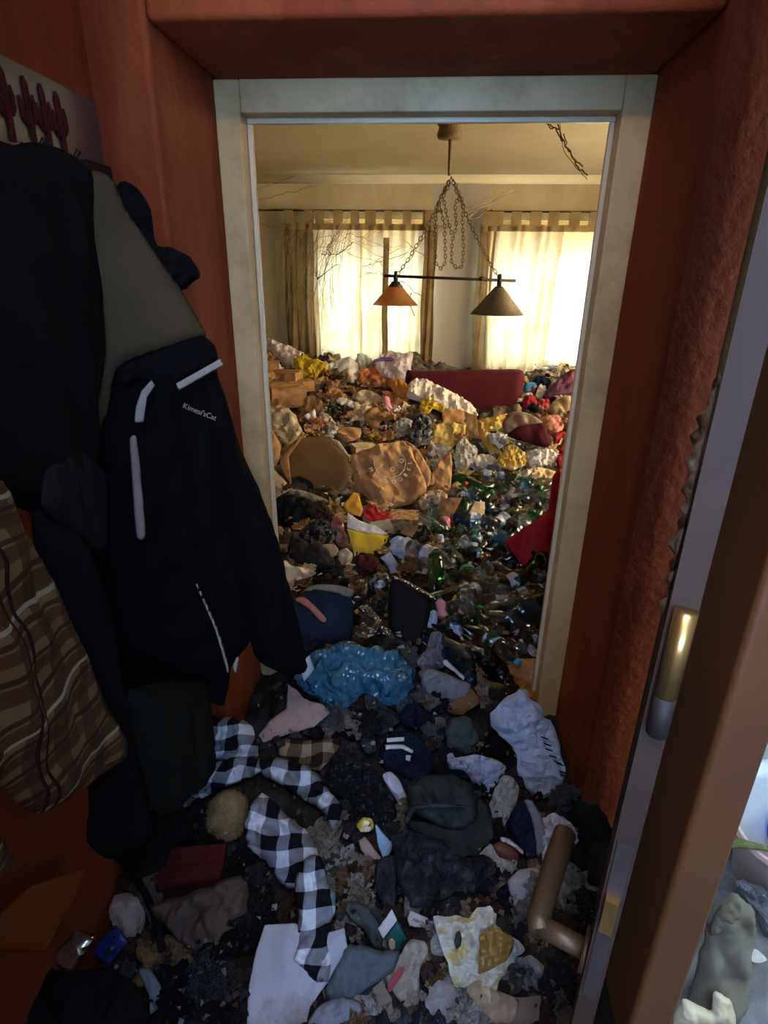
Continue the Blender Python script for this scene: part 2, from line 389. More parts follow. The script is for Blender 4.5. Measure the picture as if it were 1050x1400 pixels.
def inflate(poly, Tf, Tb, A=.01, L=.1, style='plastic', res=30, sharp=False, R=.8, seed=None, mid=0.0):
    """Closed soft body from an outline: swells to Tf in front and Tb behind, with folds of height A and spacing L."""
    if seed is None: _seed[0] += 1; seed = _seed[0]
    P = dense(poly, sharp); sz = math.sqrt(abs(.5*np.sum(P[:, 0]*np.roll(P[:, 1], -1)-P[:, 1]*np.roll(P[:, 0], -1))))
    if style in ('plastic', 'paper', 'cloth') and A > 0:
        rj = np.random.default_rng(seed+77); nP = len(P); ctr = P.mean(0); rad = P-ctr; rad /= np.linalg.norm(rad, axis=1)[:, None]+1e-9
        th = np.arange(nP)/nP*6.283; jg = sum(rj.normal()*np.sin(k*th+rj.uniform(0, 6))/k**.6 for k in range(3, 30))
        P = P+rad*(jg*sz*{'plastic': .027, 'paper': .016, 'cloth': .02}[style])[:, None]
    lo, hi = P.min(0), P.max(0); g = (hi-lo).max()/res
    nx, ny = int((hi[0]-lo[0])/g)+3, int((hi[1]-lo[1])/g)+3
    X, Y = np.meshgrid(lo[0]-g+g*np.arange(nx+1)*1.0, lo[1]-g+g*np.arange(ny+1)*1.0, indexing='ij')
    Q = np.stack([X.ravel(), Y.ravel()], 1)
    d, near, ins = poly_dist(Q, P); ins &= d > .22*g
    S = ins.reshape(nx+1, ny+1); D = np.where(ins, d, 0).reshape(nx+1, ny+1)
    rmax = max(D.max(), 1e-6)*R
    b = np.sqrt(np.clip(1-(1-np.clip(D/rmax, 0, 1))**2, 0, 1))
    for _ in range(3):
        bs = (b+np.roll(b, 1, 0)+np.roll(b, -1, 0)+np.roll(b, 1, 1)+np.roll(b, -1, 1))/5; b = np.where(S, bs, 0)
    cell = S[:-1, :-1] | S[1:, :-1] | S[:-1, 1:] | S[1:, 1:]
    used = np.zeros_like(S); used[:-1, :-1] |= cell; used[1:, :-1] |= cell; used[:-1, 1:] |= cell; used[1:, 1:] |= cell
    Qs = np.where(ins[:, None], Q, near)
    u, v = Qs[:, 0], Qs[:, 1]
    w = wave_field(u, v, style, L, seed)*A*{'plastic': 2.6, 'paper': 2.0, 'cloth': 1.6}.get(style, 1)
    if style == 'plastic': w = w+wave_field(u, v, style, L*.4, seed+9000)*A*1.2+wave_field(u, v, style, L*.17, seed+9500)*A*.5
    elif style == 'paper': w = w+wave_field(u, v, 'plastic', L*.35, seed+9000)*A*.5
    elif style == 'cloth': w = w+wave_field(u, v, 'cloth', L*.4, seed+9000)*A*.5
    edge = np.clip(D.ravel()/(.25*rmax), 0, 1)
    lob = np.ones_like(u)
    if style in ('plastic', 'cloth', 'paper') and A > 0:
        lw_ = wave_field(u, v, 'plastic' if style == 'plastic' else style, max(L*1.9, sz*.45), seed+5000); lw_ = (lw_-lw_.min())/(np.ptp(lw_)+1e-9); lob = .15+1.05*lw_**1.2
    wm = w*(mid+(1-mid)*0)                            # share of the folding the whole sheet follows
    front = wm+Tf*b.ravel()*lob+w*(1-mid)*edge
    back = wm-Tb*b.ravel()
    idx = -np.ones(len(Q), int); ui = np.nonzero(used.ravel())[0]; idx[ui] = np.arange(len(ui))
    V = [np.stack([u[ui], v[ui], front[ui]], 1)]
    bi = np.where(ins[ui])[0]; idb = idx.copy(); idb[ui[bi]] = len(ui)+np.arange(len(bi))
    V.append(np.stack([u[ui[bi]], v[ui[bi]], back[ui[bi]]], 1))
    F = []
    II, JJ = np.nonzero(cell); st = ny+1
    for i, j in zip(II, JJ):
        a, b_, c, e = i*st+j, (i+1)*st+j, (i+1)*st+j+1, i*st+j+1
        F.append((idx[a], idx[b_], idx[c], idx[e])); F.append((idb[e], idb[c], idb[b_], idb[a]))
    V = np.vstack(V); uv = V[:, :2].copy()
    return V, F, uv
class Plane:
    def __init__(s, o, u, v):
        s.o = np.asarray(o, float); s.u = np.asarray(u, float); s.v = np.asarray(v, float); s.n = np.cross(s.u, s.v)
    def uv(s, pts):
        out = []
        for p in pts:
            d = ray(*p); t = ((s.o-EYE)@s.n)/(d@s.n); q = EYE+t*d-s.o; out.append((q@s.u, q@s.v))
        return np.array(out)
    def w(s, V, off=0): return s.o+V[:, :1]*s.u+V[:, 1:2]*s.v+(V[:, 2:3]+off)*s.n
_u0 = np.array([math.cos(YAW), math.sin(YAW), 0]); _f0 = np.array([-math.sin(YAW), math.cos(YAW), 0])
def lean(o, tilt, turn=0):
    """Plane through o, leaning back: 0 lies flat, 90 stands upright; turn swings it about the vertical."""
    a = math.radians(tilt); t = math.radians(turn); c, s = math.cos(t), math.sin(t)
    uu = c*_u0+s*_f0; ff = c*_f0-s*_u0
    return Plane(o, uu, ff*math.cos(a)+np.array([0, 0, 1])*math.sin(a))
def upright(A, B):
    A = np.array([*A, 1.2]); B = np.array([*B, 1.2]); u = (B-A)/np.linalg.norm(B-A); return Plane(A, u, (0, 0, 1))
def crop(x0, y0, s): return lambda pts: [(x0+x*s, y0+y*s) for x, y in pts]
K0 = crop(0, 0, 1); K2 = crop(340, 440, .2476); K3 = crop(560, 460, .2476); K4 = crop(350, 660, .2381); K5 = crop(540, 680, .2381)
K6 = crop(240, 860, .3048); K7 = crop(500, 880, .3048); K8 = crop(300, 1080, .2476); K9 = crop(500, 1100, .3429); KL = crop(0, 1060, .3429); KR = crop(880, 1100, .2143)

def I(name, label, cat, m, pts, K=K0, tilt=42, T=.22, Tb=None, style='plastic', A=.05, L=.3, res=None, sharp=False, R=.8, anchor=None, lift=0.0, parent=None, plane=None, off=0.0, mid=0.0, turn=0, group=None, fwd=0.0):
    """A soft or crumpled thing from its outline, resting on the heap (or a part on a given plane)."""
    pts = K(pts); P = np.array(pts); COVER.append(P)
    if plane is None:
        if anchor is None: anchor = (P[:, 0].mean(), P[:, 1].max()-.12*np.ptp(P[:, 1]))
        o, s = hit(*anchor); plane = lean(o+np.array([0, 0, lift]), tilt, turn)
    if R == .8 and style in ('paper', 'plastic'): R = .4 if style == 'paper' else .6
    T = T*{'paper': .6, 'plastic': .85}.get(style, 1)
    q = plane.uv(pts); size = math.sqrt(abs(.5*np.sum(q[:, 0]*np.roll(q[:, 1], -1)-q[:, 1]*np.roll(q[:, 0], -1))))
    if res is None: res = int(np.clip(np.ptp(P, axis=0).max()/2.2, 16, 80))
    V, F, uv = inflate(q, T*size, (T*.6 if Tb is None else Tb)*size, A*size, L*size, style, res, sharp, R, mid=mid)
    mm = M_(m) if isinstance(m, str) else m
    o = add(name, plane.w(V, off), F, mm, parent, uv, True, 38 if style in ('plastic', 'paper') else None)
    if parent is None: tag(o, label, cat, group)
    elif label: o['label'] = label
    o_plane[o.name] = (plane, q); return o
o_plane = {}
COVER = []
def scale_of(pl, q): return math.sqrt(abs(.5*np.sum(q[:, 0]*np.roll(q[:, 1], -1)-q[:, 1]*np.roll(q[:, 0], -1))))
def thing_at(name, label, cat, px, py, group=None):
    o, s = hit(px, py); return empty(name, o, label, cat, group)
def text_mesh(name, body, size, m, parent, M, extrude=.0006):
    cu = bpy.data.curves.new(name, 'FONT'); cu.body = body; cu.size = size; cu.extrude = extrude; cu.align_x = 'CENTER'; cu.align_y = 'CENTER'
    t = bpy.data.objects.new(name, cu); dg = bpy.context.evaluated_depsgraph_get()
    C.objects.link(t); dg.update(); me = bpy.data.meshes.new_from_object(t.evaluated_get(dg)); C.objects.unlink(t); bpy.data.objects.remove(t)
    me.materials.clear(); me.materials.append(m); me.name = name
    me.transform(M); o = obj(name, me, parent); return o

# ------------------------------------------------------------------ the setting
def struct(name, mb, m, bevel=0, parent=None):
    o = mb.add(name, m, parent)
    if parent is None: o['kind'] = 'structure'
    if bevel:
        b = o.modifiers.new('soft_edge', 'BEVEL'); b.width = bevel; b.segments = 3
        for p in o.data.polygons: p.use_smooth = True
        b.harden_normals = True
    return o
CH = 2.35
DF, DD = 1.21, 1.53
XL, XR, XLO, XRO, ZT, ZO = -.4725, .378, -.532, .443, 1.98, 2.045
LW = -.647
# far room
struct('floor', MB().box((-2.2, -2.8, -.1), (2.4, BACK+.2, 0)), mat('old_floor', '6c6a66', .8, .2, .3, 6, .2, dirt='8a8a8c', dscale=8))
struct('ceiling', MB().box((-2.2, DD, CH), (2.4, BACK+.25, CH+.1)), CEIL)
w1 = (-1.02, -.08); w2 = (.34, 1.40); wz = (.95, 2.05)
struct('wall_back', MB().box((-2.1, BACK, 0), (w1[0], BACK+.2, CH)).box((w2[1], BACK, 0), (2.2, BACK+.2, CH))
       .box((w1[0], BACK, 0), (w1[1], BACK+.2, wz[0])).box((w2[0], BACK, 0), (w2[1], BACK+.2, wz[0]))
       .box((w1[0], BACK, wz[1]), (w1[1], BACK+.2, CH)).box((w2[0], BACK, wz[1]), (w2[1], BACK+.2, CH)), TAN)
struct('wall_pier', MB().box((w1[1], BACK-.004, 0), (w2[0], BACK+.2, 2.12)).box((w1[1], BACK, 2.12), (w2[0], BACK+.2, CH)), PIER)
struct('wall_far_left', MB().box((-2.1, DD+.05, 0), (-2.0, BACK, CH)), TAN)
struct('wall_far_right', MB().box((2.0, DD+.05, 0), (2.1, 2.1, CH)).box((2.0, 4.1, 0), (2.1, BACK, CH)).box((2.0, 2.1, 0), (2.1, 4.1, .95)).box((2.0, 2.1, 2.25), (2.1, 4.1, CH)), TAN)
V = []
for x in (-2.0, 2.0):
    for k in range(7):
        a = math.pi/2*k/6; V.append((x, BACK-.055+.055*math.sin(a), CH-.055*(1-math.cos(a)) if 0 else CH-.055+.055*math.cos(a)))
    V.append((x, BACK, CH))
o = add('trim_1', V, [tuple(range(8))[::-1], tuple(range(8, 16))]+[(i, (i+1) % 8, 8+(i+1) % 8, 8+i) for i in range(8)], mat('cornice_paint', 'd8cdb0', .5, .4, .08, 3)); o['kind'] = 'structure'
# thick wall between hall and far room, with its deep reveal
struct('wall_front', MB().box((LW-.1, DF, 0), (XLO, DD+.09, 2.6)).box((XRO, DF, 0), (.66, DD+.09, 2.6)).box((XLO, DF, ZO), (XRO, DD+.09, 2.6)), RED, .012)
struct('wall_far_front', MB().box((-2.1, DD+.02, 0), (LW-.1, DD+.09, 2.6)).box((.66, DD+.02, 0), (2.2, DD+.09, 2.6)), TAN)
fr = MB().box((XLO, DD, 0), (XL, DD+.1, ZO)).box((XR, DD, 0), (XRO, DD+.1, ZO)).box((XL, DD, ZT), (XR, DD+.1, ZO))
struct('door_frame', fr, FRAME, .004)
lip = MB().box((XL, DD+.045, 0), (XL+.012, DD+.06, ZT-.012)).box((XR-.012, DD+.045, 0), (XR, DD+.06, ZT-.012)).box((XL, DD+.045, ZT-.012), (XR, DD+.06, ZT))
struct('trim_2', lip, mat('door_stop_paint', 'd8c8a4', .35, .5, .1, 5), .003)
# hall shell and the bright room behind the camera
struct('wall_left', MB().box((LW-.1, .05, 0), (LW, DF, 2.6)), RED)
struct('added_shade_partition', MB().box((-2.1, -.06, 0), (-.13, .05, 2.6)), RED)  # unseen partition added to keep the rear light off the left wall
SKX = (-.35, .60, -.70, -.10)
struct('ceiling_hall', MB().box((-2.2, -2.8, 2.6), (2.4, SKX[2], 2.7)).box((-2.2, SKX[3], 2.6), (2.4, DD+.09, 2.7)).box((-2.2, SKX[2], 2.6), (SKX[0], SKX[3], 2.7)).box((SKX[1], SKX[2], 2.6), (2.4, SKX[3], 2.7)), WHITE_ROOM)
sl = empty('added_skylight', (.125, -.4, 2.65)); sl['kind'] = 'structure'  # skylight added out of view to brighten the hall floor
MB().box((SKX[0], SKX[2], 2.668), (SKX[1], SKX[3], 2.672)).add('pane', mat('skylight_tint', 'acd0fc', .05, .5, 0, clear=.96), sl)
for a_, b_ in (((SKX[0], SKX[2]), (SKX[1], SKX[2]+.03)), ((SKX[0], SKX[3]-.03), (SKX[1], SKX[3])), ((SKX[0], SKX[2]), (SKX[0]+.03, SKX[3])), ((SKX[1]-.03, SKX[2]), (SKX[1], SKX[3]))): MB().box((*a_, 2.65), (*b_, 2.69)).add('window_frame', FRAME, sl)
struct('wall_room_left', MB().box((-2.2, -2.8, 0), (-2.1, -.06, 2.6)), WHITE_ROOM)
rw = ((-.35, .60), (1.25, 2.55)); RY = -1.0
struct('wall_rear', MB().box((-2.2, RY, 0), (rw[0][0], RY+.2, 2.6)).box((rw[0][1], RY, 0), (2.4, RY+.2, 2.6)).box((rw[0][0], RY, 0), (rw[0][1], RY+.2, rw[1][0])).box((rw[0][0], RY, rw[1][1]), (rw[0][1], RY+.2, 2.6)), WHITE_ROOM)
struct('wall_room_right', MB().box((2.2, -2.8, 0), (2.4, .3, 2.6)).box((2.2, 1.2, 0), (2.4, DD+.09, 2.6)).box((2.2, .3, 0), (2.4, 1.2, .9)).box((2.2, .3, 2.1), (2.4, 1.2, 2.6)), WHITE_ROOM)
struct('wall_alcove', MB().box((.66, DD-.03, 0), (2.2, DD+.02, 2.6)).box((.60, DF+.01, 0), (.665, DD, 2.6)), WHITE_ROOM)

def window(name, x0, x1, z0, z1, y, mull=True, axis='y', glass=None):
    w = empty(name, ((x0+x1)/2, y, z0) if axis == 'y' else (y, (x0+x1)/2, z0)); w['kind'] = 'structure'
    def bx(a, b, c, d, t0, t1):
        return MB().box((a, y+t0, c), (b, y+t1, d)) if axis == 'y' else MB().box((y+t0, a, c), (y+t1, b, d))
    f = .05
    for a, b, c, d in ((x0, x0+f, z0, z1), (x1-f, x1, z0, z1), (x0+f, x1-f, z0, z0+f), (x0+f, x1-f, z1-f, z1)):
        bx(a, b, c, d, .05, .11).add('window_frame', FRAME, w)
    xm = (x0+x1)/2
    if mull: bx(xm-.035, xm+.035, z0+f, z1-f, .05, .11).add('mullion', FRAME, w)
    for a, b in (((x0+f, xm-.035), (xm+.035, x1-f)) if mull else ((x0+f, x1-f),)):
        bx(a, b, z0+f, z1-f, .078, .082).add('pane', glass or GLASS, w)
    if axis == 'y': bx(x0-.03, x1+.03, z0-.03, z0, -.06, .05).add('window_sill', FRAME, w)
    return w
W1 = window('window_1', *w1, *wz, BACK); W2 = window('window_2', *w2, *wz, BACK)
BL = mat('yellow_awning_cloth', 'd8b43c', .8, .1, .1, 4, transl=.6)
for w, (a, b) in ((W1, w1), (W2, w2)): MB().box((a, BACK+.13, 1.80), (b, BACK+.134, wz[1])).add('roller_blind', BL, w)
window('unseen_rear_window', *rw[0], *rw[1], RY+.04, mull=False, glass=mat('cool_light_tint', 'acd0fc', .05, .5, 0, clear=.96)); window('added_side_window', 2.1, 4.1, .95, 2.25, 2.0, axis='x', glass=mat('warm_light_tint', 'f8dcae', .05, .5, 0, clear=.96)); window('window_4', .3, 1.2, .9, 2.1, 2.25, axis='x')  # rear window unseen, far side window added; panes tinted to colour their light

# white door of the far room, swung wide open
dl = empty('door_1', (XR, DD+.1, 0)); dl['kind'] = 'structure'
ang = math.radians(90-14.5); MZ = Matrix.Translation((XR+.02, DD+.11, 0)) @ Matrix.Rotation(ang, 4, 'Z')
MB().box((0, -.04, .02), (.82, 0, 1.97), MZ).add('door_leaf', FRAME, dl)
MB().tube([MZ @ Vector((.75, .0, 1.02)), MZ @ Vector((.75, .05, 1.02)), MZ @ Vector((.64, .055, 1.02))], .009).add('handle', BRASS, dl)

# the near door: leaf edge with its lever, then the varnished jamb with brass hinge
d2 = empty('door_2', (.54, 1.19, 0)); d2['kind'] = 'structure'
pa, pb = np.array([.545, 1.195]), np.array([.186, .398]); dr = (pb-pa)/np.linalg.norm(pb-pa); nr = np.array([-dr[1], dr[0]])
if nr[0] < 0: nr = -nr
def strip(a, b, o0, o1, z0, z1):
    p = [pa+dr*a+nr*o0, pa+dr*b+nr*o0, pa+dr*b+nr*o1, pa+dr*a+nr*o1]; return MB().prism([tuple(q) for q in p][::-1], z0, z1)
Ld = np.linalg.norm(pb-pa)
strip(0, Ld, 0, .02, .02, 2.3).add('door_leaf', BROWN2, d2)
strip(Ld-.002, Ld+.002, .003, .017, .93, 1.16).add('lock_plate', mat('dull_plate', '4a403c', .5, .5, .2, 9, metal=.5), d2)
strip(Ld+.002, Ld+.010, .004, .016, 1.045, 1.09).add('latch', BRASS, d2)
for a, z0, z1, wv in ((.30, 1.36, 1.62, .012), (.42, 1.42, 1.55, .016)):
    V, F, uv = inflate([(0, 0), (.008, -.01), (.018, .07), (.010, .16), (.0, .15), (-.006, .08)], .003, .002, .004, .02, 'plastic', 24)
    p = pa+dr*(Ld-.12+a*.1); pl = Plane((*p, z0), (*dr, 0), (0, 0, 1))
    add('peeling_paint', pl.w(V, .002 if pl.n[0] < 0 else -.002), F, mat('peeled_paint', 'a89478', .6, .3, .5, 40, .5), d2)
def L3(a, o, z): q = pa+dr*a+nr*o; return (q[0], q[1], z)
hz = .952
lev = MB().tube([L3(Ld-.03, 0, hz), L3(Ld-.03, -.056, hz)], .0115, 12)
lev.add('handle_stub', BRONZE, d2, True)
pts = [L3(Ld-.03, -.046, hz), L3(Ld-.035, -.056, hz), L3(Ld-.05, -.059, hz), L3(Ld-.17, -.058, hz)]
V = []; 
ll = MB()
for q in range(len(pts)-1):
    pass
ll.tube([L3(Ld-.022, -.052, hz), L3(Ld-.034, -.057, hz), L3(Ld-.06, -.058, hz), L3(Ld-.12, -.058, hz), L3(Ld-.165, -.057, hz), L3(Ld-.17, -.056, hz)], [.012, .0135, .0135, .0145, .0145, .008], 12)
ll.add('handle', BRONZE, d2, True)
MB().tube([L3(Ld-.03, 0, hz), L3(Ld-.03, -.006, hz)], .024, 16).add('handle_rose', BRONZE, d2, True)
jx = .236
d3 = empty('door_3', (jx+.05, .4, 0)); d3['kind'] = 'structure'
j = struct('jamb', MB().box((jx, .378, .86), (jx+.042, .486, 2.6)), BROWN, .006, d3)
struct('dark_base', MB().box((jx+.003, .381, 0), (jx+.040, .486, .86)), DARKW, .006, d3)  # lower part of the jamb, darker than the upper
MB().tube([(.1945, .388, 1.335), (.1945, .388, 1.412)], .0085, 14).add('hinge_barrel', BRASS, d2, True)
MB().tube([(.1945, .388, 1.296), (.1945, .388, 1.334)], .0085, 14).add('hinge_pin_base', DARKW, d2, True)
MB().box((jx-.002, .45, 1.30), (jx+.001, .478, 1.385)).add('hinge_leaf', mat('hinge_leaf_metal', '7a5632', .4, .5, .15, 9, metal=.6), d3)

# ------------------------------------------------------------------ curtains
def curtain(name, label, x0, x1, z0, z1, m, folds, amp=.03, y=BACK-.10, tabs=0, xb=None, seed=0, zb=None):
    r = np.random.default_rng(seed+40); c = empty(name, ((x0+x1)/2, y, z0), label, 'curtain')
    n, k = 90, 26; V = []; xb = xb or (x0, x1)
    ph = r.uniform(0, 6); jit = r.normal(size=8)*.5
    for j in range(k+1):
        t = j/k
        for i in range(n+1):
            s = i/n; sw = s+.02*math.sin(s*17+jit[0]*3)
            xa = x0+(x1-x0)*s; xq = xb[0]+(xb[1]-xb[0])*s
            e = t**1.4; zz = z1+((z0 if zb is None else z0+(zb-z0)*s)-z1)*t
            fo = amp*(.35+.65*t)*(math.sin(6.283*folds*sw+ph+.8*math.sin(2*t+jit[1]*2))+.45*math.sin(6.283*folds*.53*sw+jit[2]*5+t))
            V.append((xa+(xq-xa)*e+.006*math.sin(9*t+s*20), y+fo, zz))
    F = [(j*(n+1)+i, j*(n+1)+i+1, (j+1)*(n+1)+i+1, (j+1)*(n+1)+i) for j in range(k) for i in range(n)]
    add('curtain_panel', V, F, m, c)
    V2 = []
    for i in range(n+1):
        x, yy, zz = V[i]; V2 += [(x, yy-.004, z1+.012), (x, yy-.006, z1-.035)]
    add('heading', V2, [(2*i, 2*i+1, 2*i+3, 2*i+2) for i in range(n)], TABM, c)
    for q in range(tabs):
        xc = x0+(x1-x0)*(q+.5)/tabs+r.normal()*.008; wd = r.uniform(.025, .042)
        b = MB()
        pr = [(xc-wd, y-.012, z1), (xc+wd, y-.012, z1), (xc+wd, y-.018, z1+.10), (xc-wd, y-.018, z1+.10), (xc+wd, y+.018, z1+.10), (xc-wd, y+.018, z1+.10), (xc+wd, y+.01, z1), (xc-wd, y+.01, z1)]
        b.put(pr, [(0, 1, 2, 3), (3, 2, 4, 5), (5, 4, 6, 7)]); b.add('tab', TABM, c)
    return c
zr = 2.10
def wx(px, py=400): return float(at_y(px, py, BACK-.1)[0])
curtain('curtain', 'dusty brown shadowed curtain bunched at the far left end of the rod', wx(390), wx(436), .75, 2.0, CURTD, 3.5, .03, tabs=2, seed=1)  # hangs over wall, so its shade is put into the brown
curtain('curtain', 'cream curtain covering the left half of the left window', wx(430), wx(495), .90, 2.0, CURT, 5, .018, tabs=3, seed=2)
curtain('curtain', 'cream curtain over the right half of the left window behind the amber shade', wx(492), wx(592), .80, 2.0, CURT, 7, .03, tabs=4, seed=3)
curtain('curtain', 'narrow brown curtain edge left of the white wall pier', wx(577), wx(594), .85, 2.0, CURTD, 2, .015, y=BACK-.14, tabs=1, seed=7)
curtain('curtain', 'thin dark strip for the mullion shadow, behind the amber shade', wx(524), wx(531), .85, 1.9, CURTD, 1, .01, y=BACK-.15, tabs=0, seed=8)  # silhouette of the mullion through the curtain, put in as a dark strip
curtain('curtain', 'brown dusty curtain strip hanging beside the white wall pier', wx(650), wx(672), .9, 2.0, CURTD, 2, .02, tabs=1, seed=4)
curtain('curtain', 'cream curtain over the left half of the right window, hem sweeping sideways', wx(668, 300), wx(772, 300), .95, 2.0, CURT, 6, .03, tabs=4, seed=5, xb=(wx(664, 490), wx(742, 490)), zb=.84)
curtain('curtain', 'thin sheer curtain washed out by daylight at the far right window', wx(772, 300), wx(850, 300), .98, 2.0, CURT2, 4, .02, tabs=3, seed=6)
for nm, a, b, lab in (('curtain_rod', wx(345), wx(600), 'thin dark curtain rod over the left window'), ('curtain_rod', wx(655), wx(860), 'thin dark curtain rod over the right window')):
    r_ = empty(nm, ((a+b)/2, BACK-.1, zr), lab, 'curtain rod')
    MB().tube([(a, BACK-.1, zr), (b, BACK-.1, zr)], .007).add('rod', BLACKM, r_, True)
    for x in (a+.05, b-.05): MB().box((x-.008, BACK-.1, zr-.012), (x+.008, BACK, zr+.012)).add('bracket', BLACKM, r_)

# ------------------------------------------------------------------ pendant lamp
LY = float(hit(617, 700)[0][1]); d = ray(617, 157); LY = float(d[1]*(CH-1.64)/d[2])
def lp(px, py): return at_y(px, py, LY)
lamp = empty('pendant_lamp', lp(617, 384), 'two-shade pendant lamp on a dark bar hung from tangled chains', 'lamp')
cx = lp(617, 160)[0]; DUST = mat('dusty_brass', '6a5638', .7, .3, .3, 30, .3)
cn = MB().lathe([(.012, 0), (.06, .005), (.065, .02), (.055, .05), (.075, .075), (.09, .10)], 20, Matrix.Translation((cx, LY, CH-.10))); cn.add('canopy', DUST, lamp, True)
zb0 = lp(617, 240)[2]
MB().tube([(cx, LY, CH-.09), (cx+.004, LY, zb0)], .008).add('drop_rod', DUST, lamp, True)
def chain(pts, lr=.011, wr=.0022):
    pts = np.asarray(pts, float); seg = np.linalg.norm(np.diff(pts, axis=0), axis=1); s = np.r_[0, np.cumsum(seg)]; b = MB(); n = int(s[-1]/(lr*1.75)); 
    for k in range(n):
        c0 = np.array([np.interp((k+.5)/n*s[-1], s, pts[:, i]) for i in range(3)]); c1 = np.array([np.interp((k+.55)/n*s[-1], s, pts[:, i]) for i in range(3)])
        t = c1-c0; t /= np.linalg.norm(t)+1e-9; a = np.cross(t, (0, 1, 0)); a /= np.linalg.norm(a)+1e-9; e = np.cross(t, a)
        side = a if k % 2 else e
        b.tube([c0+lr*1.15*math.cos(q)*t+lr*.72*math.sin(q)*side for q in np.linspace(0, 6.283, 9)], wr, 5, False)
    return b
Jx = lp(617, 242); e1 = lp(543, 376); e2 = lp(684, 382)
def sag(a, b, s, n=12): 
    a, b = np.asarray(a), np.asarray(b); return [a+(b-a)*t-np.array([0, 0, s*4*t*(1-t)]) for t in np.linspace(0, 1, n)]
CHM = mat('tarnished_chain', '5c4a30', .55, .4, .3, 30, metal=.3)
chain(sag(Jx, e1, .03)).add('chain', CHM, lamp); chain(sag(Jx, e2, .03)).add('chain', CHM, lamp)
for qs, dy in (([(612, 250), (598, 280), (594, 320), (596, 360), (603, 368), (609, 358), (608, 310), (600, 275), (614, 246)], .02),
           ([(620, 246), (634, 280), (632, 300), (634, 340), (632, 364), (625, 367), (617, 358), (618, 330), (624, 310), (622, 280), (628, 268)], -.02),
           ([(616, 250), (606, 268), (612, 300), (618, 320)], .03)):
    chain([lp(*q)+np.array([0, dy*math.sin(i), 0]) for i, q in enumerate(qs)], .010).add('chain', CHM, lamp)
b0, b1 = lp(525, 377), lp(705, 384)
MB().tube([b0, b1], .0075, 10).add('bar', BLACKM, lamp, True)
for px in (658,): MB().lathe([(.011, -.012), (.011, .012)], 10, Matrix.Translation(lp(px, 381)) @ Matrix.Rotation(math.pi/2, 4, 'Y')).add('bar_clamp', BLACKM, lamp, True)
AMB = mat('amber_shade', 'ffd498', .6, .3, .1, 14, transl=.9, dirt='f8bc70'); SHD = mat('dark_shade', '6a5a3e', .6, .3, .15, 8, dirt='4e4028')
for px, py, hw, zt_, zb_, m, lab in ((541, 379, 31, 388, 417, AMB, 'amber shade glowing in front of the window'), (683, 383, 37, 393, 430, SHD, 'dark olive brown shade')):
    c = lp(px, py); r = hw*np.linalg.norm(lp(px+1, zb_)-lp(px, zb_)); z_t, z_b = lp(px, zt_)[2], lp(px, zb_)[2]
    T = Matrix.Translation((c[0], LY, 0))
    MB().lathe([(.008, c[2]+.03), (.012, c[2]), (.012, c[2]-.03), (.02, z_t+.005), (.03, z_t-.01)], 14, T).add('socket', BLACKM, lamp, True)
    s = MB().lathe([(.024, z_t), (r, z_b), (r*.985, z_b), (.022, z_t-.004)], 28, T, False, False).add('shade', m, lamp, True); s['label'] = lab
    if m is AMB: MB().lathe([(.022, z_t+.012), (.024, z_t+.004), (.040, z_t-.014), (.038, z_t-.016)], 20, T, False, False).add('shade_collar', BLACKM, s, True)
    MB().lathe([(.012, z_t-.02), (.03, z_t-.06), (.03, z_t-.075), (.015, z_t-.09)], 12, T).add('bulb', mat('bulb_glass', 'd8d4c8', .2, .5, 0, clear=.3), lamp, True)

# ------------------------------------------------------------------ compacted rubbish under everything, coloured dark so the gaps look shaded
gx = np.r_[np.linspace(-2.0, -.66, 30), np.linspace(-.645, .6, 70), np.linspace(.66, 2.0, 30)]; gy = np.linspace(.165, BACK-.02, 240)
def heap(name, x0, x1, y0, y1, nx, ny, label, hm):
    X, Y = np.meshgrid(np.linspace(x0, x1, nx), np.linspace(y0, y1, ny), indexing='ij')
    Z = ground(X, Y)-.03+.045*wave_field(X, Y, 'plastic', .16, 5)+.022*wave_field(X, Y, 'plastic', .06, 6)+.03*wave_field(X, Y, 'paper', .25, 8)
    V = np.stack([X.ravel(), Y.ravel(), Z.ravel()], 1)
    F = [(i*ny+j, (i+1)*ny+j, (i+1)*ny+j+1, i*ny+j+1) for i in range(nx-1) for j in range(ny-1)]
    n = len(V); V2 = V.copy(); V2[:, 2] = .0
    Fa = F+[]
    rim = [i*ny for i in range(nx)]+[(nx-1)*ny+j for j in range(1, ny)]+[i*ny+ny-1 for i in range(nx-2, -1, -1)]+[j for j in range(ny-2, 0, -1)]
    V3 = np.vstack([V, V2[rim]]); m = len(rim)
    Fa += [(rim[(k+1) % m], rim[k], n+k, n+(k+1) % m) for k in range(m)]
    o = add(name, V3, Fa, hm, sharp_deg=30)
    tag(o, label, 'rubbish', kind='stuff')
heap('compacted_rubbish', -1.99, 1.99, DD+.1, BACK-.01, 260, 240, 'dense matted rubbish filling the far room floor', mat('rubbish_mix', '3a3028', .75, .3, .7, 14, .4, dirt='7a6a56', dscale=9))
heap('compacted_rubbish', LW+.005, .50, .17, DD+.09, 170, 190, 'dark trampled rubbish covering the hall floor', mat('trampled_rubbish', '1e1d20', .7, .3, .6, 14, .4, dirt='3a3733', dscale=9))

